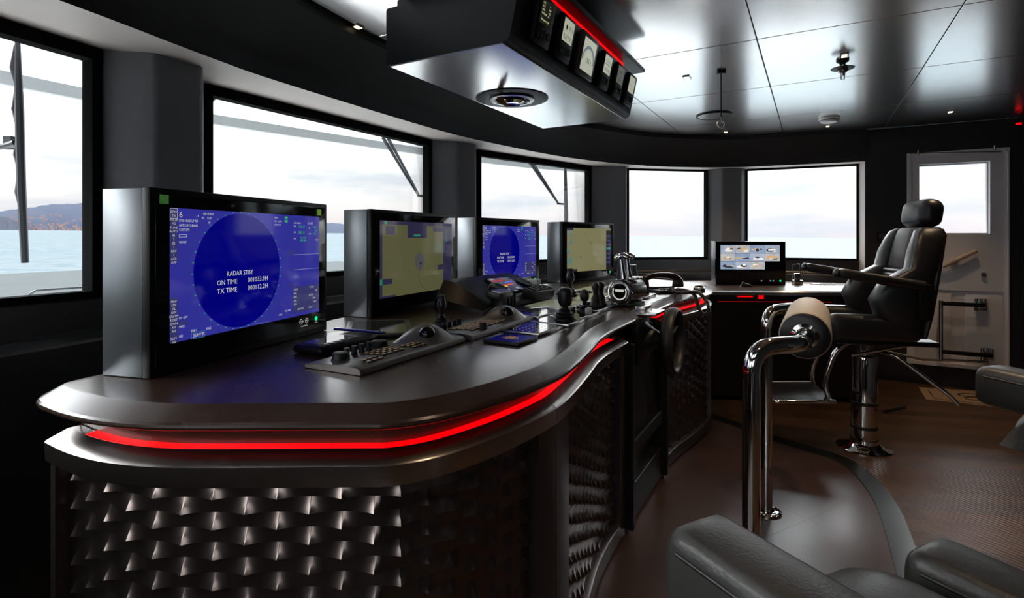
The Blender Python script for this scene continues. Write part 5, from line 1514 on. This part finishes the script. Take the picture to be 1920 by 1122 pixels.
mb = MB(); mb.loft([[(cx - .10, cy + .02, -.018), (cx - .085, cy - .0, -.018)], [(cx - .12, cy - .01, -.055), (cx - .10, cy - .03, -.05)], [(cx - .13, cy - .05, -.075), (cx - .13, cy - .055, -.075)]]); bmesh.ops.solidify(mb.bm, geom=mb.bm.faces[:], thickness=.003); mb.build('lamp_flag', M_BRASS, dk, smooth=0)
# the six instruments
slope = math.atan2(.037, OH - .038)
def inst(x, wd, ht, label, kind):
    Mo = Matrix.Translation((ob[0], ob[1], 1.905)) @ rotz(ang) @ Matrix.Translation((x, -.0185, .113)) @ Matrix.Rotation(slope, 4, 'X')
    t = thing('overhead_instrument', label, 'instrument', (0, 0, 0), 0, 'instruments on the overhead console')
    t.matrix_world = Mo
    t.location = Mo.translation; t.rotation_euler = Mo.to_euler()
    y0 = -.024
    mb = MB(); mb.box((0, -.013, 0), (wd, .022, ht), bev=.006, seg=3); mb.build('housing', M_BLACK if kind != 'gauge' else M_GAUGEBR, t, smooth=30)
    sz = (wd * .74, ht * .50) if kind != 'gauge' else (wd * .76, ht * .76)
    zc = ht * .17 if kind != 'gauge' else -.0
    def rect(m, x0, z0, x1, z1, d): m.quad((x0, y0 - d, z0), (x1, y0 - d, z0), (x1, y0 - d, z1), (x0, y0 - d, z1))
    mb = MB(); rect(mb, -sz[0] / 2, zc - sz[1] / 2, sz[0] / 2, zc + sz[1] / 2, .0005)
    scr = mb.build('screen', M_LCDD if kind == 'menu' else (screenmat('lcd_off', (.13, .135, .115), .5) if kind == 'dim' else M_LCD), t, smooth=0, recalc=False)
    mb = MB()
    def tx(s, x, z, size, wdt=None): add_text(mb, s, T(x * sz[0], y0 - .0009, zc + z * sz[1]), size, wdt)
    if kind == 'menu':
        for k, (a_, b_) in enumerate((('CTS', '---'), ('XTE', '0.00'), ('HDG', '155'), ('RUDDER', '00'))): tx(a_, -.42, .30 - .14 * k, .009); tx(b_, .10, .30 - .14 * k, .009)
        tx('Autopilot Off', -.40, -.36, .010, sz[0] * .66)
    elif kind == 'depth': tx('\u2666 0.16', -.36, .05, .022, sz[0] * .74); tx('2217.31', -.40, -.36, .020, sz[0] * .8)
    elif kind == 'gauge': tx('155 t', -.20, -.22, .028, sz[0] * .42)
    elif kind == 'quad': tx('12.7', -.42, .12, .018); tx('0.0', .10, .12, .018); tx('155', -.42, -.36, .018); tx('28.5', .04, -.36, .018)
    elif kind == 'dim': tx('0.0', -.1, .12, .018); tx('11.5', -.4, -.36, .018)
    else: tx('---', -.2, -.1, .02)
    mb.build('digits', M_LCDYEL if kind == 'menu' else M_LCDTXT, scr, smooth=0, recalc=False)
    if kind == 'gauge':
        mb = MB(); mb.loft([[(r * math.cos(a_), y0 - .0008, -.025 + r * math.sin(a_)) for r in (.052, .064)] for a_ in [math.radians(d) for d in range(0, 181, 9)]]); mb.build('scale_arc', mat('gauge_blue', (.1, .14, .17), .5, emit=(.18, .22, .25), estr=.5), scr, smooth=0, recalc=False)
        for k in range(13):
            mb = MB(); a_ = PI * k / 12; mb.quad(*[(r * math.cos(a_ + s), y0 - .0009, -.025 + r * math.sin(a_ + s)) for r, s in ((.044, -.012), (.044, .012), (.050, .012), (.050, -.012))]); mb.build('tick', M_LCDTXT, scr, smooth=0, recalc=False)
    elif kind == 'quad':
        mb = MB(); rect(mb, -.001, zc - sz[1] / 2, .001, zc + sz[1] / 2, .0007); rect(mb, -sz[0] / 2, zc - .001, sz[0] / 2, zc + .001, .0007); mb.build('divider', M_LCDTXT, scr, smooth=0, recalc=False)
    if kind != 'gauge':
        for i in range(3):
            for j in range(2):
                mb = MB(); mb.box((-wd * .30 + wd * .19 * i, -.0255, -ht * .20 - ht * .12 * j), (wd * .13, .004, ht * .07), bev=.0015, seg=1); mb.build('button', M_RUBBER, t, smooth=0)
        mb = MB(); mb.lathe([(0, .004), (.012, .004), (.014, 0), (.014, -.002), (0, -.002)], M=Matrix.Translation((wd * .30, -.0255, -ht * .26)) @ Matrix.Rotation(PI / 2, 4, 'X'), n=20); mb.build('selector', M_RUBBER, t, smooth=40)
        mb = MB(); add_text(mb, {'menu': 'PILOT', 'depth': 'SPEED LOG', 'quad': 'WIND', 'dim': 'DEPTH'}.get(kind, 'DATA'), T(-wd * .25, y0 - .0006, ht * .435), .007); mb.build('caption', mat('caption_grey', (.25, .25, .25), .5) if 'caption_grey' not in MATS else MATS['caption_grey'], t, smooth=0, recalc=False)
    return t
inst(.165, .118, .158, 'black overhead display with dark autopilot menu, nearest of the row', 'menu')
inst(.345, .118, .158, 'black overhead display reading 0.16 and 2217.31, second of the row', 'depth')
inst(.560, .165, .165, 'square brown framed overhead gauge reading 155 with curved scale', 'gauge')
inst(.775, .112, .152, 'black overhead display with four number fields right of the gauge', 'quad')
inst(.950, .112, .152, 'black overhead display with dim grey screen, fifth of the row', 'dim')
inst(1.125, .112, .152, 'black overhead display with pale empty screen, farthest of the row', 'blank')

# ------------------------------------------------------------------ ceiling fittings
def downlight(px, py, label, power=5, sz=(.075, .042)):
    x, y = at(px, py, ZC)
    t = thing('downlight', label, 'ceiling lamp', (x, y, ZC - .0005), ang, 'recessed ceiling downlights')
    mb = MB(); mb.box((0, 0, -.003), (sz[0], sz[1], .006), bev=.002); mb.build('frame', M_STEEL, t, smooth=0)
    mb = MB(); mb.box((0, 0, -.0068), (sz[0] * .62, sz[1] * .6, .002)); mb.build('lens', M_WARM, t, smooth=0)
    if power:
        L = bpy.data.lights.new('downlight_or_fill', 'SPOT'); L.energy = power; L.color = (1, .66, .36); L.spot_size = math.radians(75); L.spot_blend = .7; L.shadow_soft_size = .02
        lo = bpy.data.objects.new('downlight_or_fill', L); col.objects.link(lo); lo.location = (x, y, ZC - .03)
LAMP = 8
for px, py, s in ((1583, 103, 'large rectangular downlight beside the hanging sprinkler'), (1288, 145, 'rectangular downlight near the right end of the overhead console'), (1782, 209, 'small downlight in the ceiling panel above the white door'), (1552, 236, 'small glowing downlight below the round smoke detector'), (1361, 247, 'small glowing downlight beside the hanging ring pull')):
    downlight(px, py, s, LAMP)
downlight(671, 49, 'tiny glowing downlight left of the overhead console at ceiling edge', 3, (.05, .04))
def fill_spot(a_, b_, e, c=(1, .72, .46), cone=80):
    """fill spot added out of view to brighten the room, without a fixture"""
    L = bpy.data.lights.new('downlight_or_fill', 'SPOT'); L.energy = e; L.color = c; L.spot_size = math.radians(cone); L.spot_blend = .7; L.shadow_soft_size = .03
    lo = bpy.data.objects.new('downlight_or_fill', L); col.objects.link(lo); lo.location = (*ab(a_, b_), ZC - .03)
for a_, b_, e in ((-.05, 1.80, 26), (-1.5, 1.75, 7), (1.45, 2.55, 9), (.6, 2.9, 14), (-.6, 2.9, 12), (2.3, 2.6, 10)): fill_spot(a_, b_, e)  # unseen spots added to brighten the room
x, y = at(1580, 112, ZC)
t = thing('sprinkler', 'metal sprinkler head hanging from the ceiling beside a downlight', 'sprinkler', (x, y, ZC - .0005))
mb = MB(); mb.lathe([(0, 0), (.032, 0), (.030, -.012), (.016, -.02), (.012, -.034)], n=24); mb.build('collar', M_BLACK, t, smooth=30)
mb = MB(); mb.lathe([(.012, -.03), (.024, -.034), (.026, -.06), (.020, -.07), (.012, -.074), (.012, -.09), (0, -.09)], n=20); mb.build('body', M_STEEL, t, smooth=30)
mb = MB(); mb.lathe([(.0, -.052), (.056, -.050), (.058, -.047), (.05, -.045), (0, -.044)], n=28); mb.build('deflector', M_BLACK, t, smooth=30)
mb = MB(); mb.tube([(-.009, 0, -.088), (-.009, 0, -.108), (.009, 0, -.108), (.009, 0, -.088)], .003, n=8); mb.build('frame_arm', M_STEEL, t)
x, y = at(1555, 221, ZC)
t = thing('smoke_detector', 'round white smoke detector on the ceiling', 'smoke detector', (x, y, ZC - .0005))
mb = MB(); mb.lathe([(0, 0), (.075, 0), (.078, -.006), (.078, -.014), (.070, -.018)], n=40); mb.build('base', M_WHITE, t, smooth=30)
mb = MB(); mb.lathe([(.066, -.018), (.066, -.028), (.058, -.038), (.03, -.042), (0, -.042)], n=40); mb.build('cover', M_WHITE, t, smooth=40)
mb = MB(); mb.lathe([(.0665, -.020), (.068, -.022), (.0665, -.025)], n=40); mb.build('vent_slot', M_BLACK, t, smooth=0)
x, y = at(1340, 216, ZC)
t = thing('ceiling_speaker', 'flat round black rimmed disc in the ceiling behind the ring pull', 'ceiling disc', (x, y, ZC - .0005))
mb = MB(); mb.lathe([(.128, 0), (.140, 0), (.142, -.006), (.136, -.012), (.128, -.010)], n=56); mb.build('rim', M_BLACK, t, smooth=30)
mb = MB(); mb.lathe([(.130, -.008), (0, -.008)], n=56); mb.build('disc', M_CEIL, t, smooth=0)
x, y = at(1352, 133, ZC)
zb_ = EYE + (446 - 226) * y / 1000
t = thing('whistle_pull', 'thin black rod with chrome ring hanging from the ceiling', 'pull handle', (x, y, ZC - .0005))
mb = MB(); mb.box((0, 0, -.008), (.05, .03, .016), bev=.003); mb.build('mount', M_BLACK, t, smooth=30)
mb = MB(); mb.cyl((0, 0, -.015), (0, 0, zb_ - ZC), .0035, n=10); mb.build('rod', M_BLACK, t)
mb = MB(); P = [(.022 * math.cos(2 * PI * k / 24), .008 * math.sin(2 * PI * k / 24), zb_ - ZC - .022 + .022 * math.sin(2 * PI * k / 24)) for k in range(25)]; mb.tube(P, .004, n=8); mb.cyl((0, 0, zb_ - ZC - .004), (0, 0, zb_ - ZC + .02), .006, n=12); mb.build('ring', M_CHROME, t, smooth=60)
# red lamp over the door
u = .947; x = u * 4.31; y = 4.31
t = thing('warning_lamp', 'small glowing red lamp high on the wall right of the door', 'lamp', (4.10, 4.32, 2.21), math.atan2(-.4924, .8704))
mb = MB(); mb.box((0, 0, 0), (.055, .03, .03), bev=.004); mb.build('base', M_BLACK, t, smooth=30)
mb = MB(); mb.box((0, -.016, -.004), (.036, .012, .016), bev=.003); mb.build('lens', M_RED, t, smooth=30)
# holder hooked on the ceiling edge left of the overhead console: part of the top plate seen in the photo

# ------------------------------------------------------------------ outside the glass
M_WIPER = mat('wiper_black', (.02, .022, .03), .4, noise=.1)
def pt(px, py, Y): return ((px - 960) / 1000 * Y, Y, EYE - (py - 446) * Y / 1000)
t = thing('windscreen_wiper', 'large upright black wiper outside the nearest left window', 'wiper', pt(40, 270, 2.02))
mb = MB(); P = [Vector(pt(33, 78, 1.98)), Vector(pt(36, 200, 2.0)), Vector(pt(40, 350, 2.02)), Vector(pt(47, 493, 2.04))]
mb.tube([tuple(p) for p in P], [.008, .014, .014, .012], n=8); w(mb.build('blade', M_WIPER, t, smooth=30), t)
mb = MB()
for y0, y1 in ((85, 170), (160, 250), (250, 330), (320, 400)):
    a_ = Vector(pt(29 + (y0 - 80) * .03, y0, 2.02)); b_ = Vector(pt(24 + (y0 - 80) * .04, (y0 + y1) / 2, 2.03)); c_ = Vector(pt(31 + (y1 - 80) * .03, y1, 2.02))
    mb.tube([tuple(a_), tuple(b_), tuple(c_)], [.005, .010, .005], n=8)
w(mb.build('blade_linkage', M_WIPER, t, smooth=30), t)
mb = MB(); mb.tube([pt(-120, 262, 2.05), pt(0, 276, 2.04), pt(18, 272, 2.04), pt(30, 268, 2.03)], [.012, .010, .014, .014], n=10); mb.box(pt(17, 268, 2.05), (.03, .02, .05)); w(mb.build('arm', M_WIPER, t, smooth=30), t)
def arm_wiper(pts, Y, label, blade=None, grp='pantograph wipers outside the front windows'):
    t = thing('windscreen_wiper', label, 'wiper', pt(*pts[1], Y), 0, grp)
    for dx in (0, 9 if Y < 5 else 6):
        mb = MB(); a_, b_ = pts
        p = Vector(pt(a_[0] + dx, a_[1], Y)); q = Vector(pt(b_[0] + dx * .3, b_[1], Y)); m_ = p.lerp(q, .28)
        mb.tube([tuple(p), tuple(m_), tuple(q)], [.014, .012, .006], n=10); w(mb.build('arm', M_WIPER, t, smooth=30), t)
    mb = MB(); q = Vector(pt(pts[1][0] - 2, pts[1][1], Y)); r = Vector(pt(pts[1][0] + 14, pts[1][1] + 1, Y)); mb.tube([tuple(q), tuple(r)], .010, n=10); w(mb.build('pivot', M_WIPER, t, smooth=30), t)
    if blade:
        mb = MB(); mb.tube([pt(*blade[0], Y), pt((blade[0][0] + blade[1][0]) / 2 + 1, (blade[0][1] + blade[1][1]) / 2, Y), pt(*blade[1], Y)], [.014, .022, .014], n=8); w(mb.build('blade', M_WIPER, t, smooth=30), t)
    return t
arm_wiper(((718, 258), (784, 367)), 4.15, 'twin arm wiper outside at the right of the second window')
arm_wiper(((993, 305), (1046, 382)), 5.35, 'twin arm wiper with upright blade outside the third window', ((1060, 312), (1061, 500)))
arm_wiper(((402, 172), (372, 215)), 2.9, 'wiper arm stub at the upper left corner of the second window')
t = thing('deck_rail', 'thin dark rail outside below the nearest window', 'rail', (-2.6, 2.9, .2))
mb = MB(); mb.tube([pt(54, 556, 3.2), pt(58, 550, 3.2), pt(68, 545, 3.2), pt(110, 542, 3.3), pt(168, 538.5, 3.4), pt(260, 532, 3.6)], .008, n=10); w(mb.build('handrail', M_WIPER, t, smooth=60), t)
mb = MB(); q = pt(54, 556, 3.2); mb.cyl((q[0], q[1], .2), q, .008, n=10); q = pt(260, 532, 3.6); mb.cyl((q[0], q[1], .2), q, .008, n=10); w(mb.build('stanchion', M_WIPER, t, smooth=60), t)
# ------------------------------------------------------------------ camera, render look
cam = bpy.data.cameras.new('camera'); co = bpy.data.objects.new('camera', cam); col.objects.link(co)
co.location = (0, 0, EYE); co.rotation_euler = (PI / 2, 0, 0)
cam.sensor_fit = 'HORIZONTAL'; cam.sensor_width = 36; cam.lens = 36 * 1000 / 1920
cam.shift_y = -115 / 1920
cam.clip_start = .02; cam.clip_end = 60000
sc.camera = co
sc.view_settings.view_transform = 'Standard'; sc.view_settings.look = 'None'; sc.view_settings.gamma = 1; sc.view_settings.use_curve_mapping = False
sc.view_settings.exposure = .7
sc.cycles.use_denoising = True
sc.cycles.max_bounces = 8; sc.cycles.diffuse_bounces = 4; sc.cycles.glossy_bounces = 5; sc.cycles.transmission_bounces = 6; sc.cycles.transparent_max_bounces = 12
sc.cycles.sample_clamp_indirect = 6
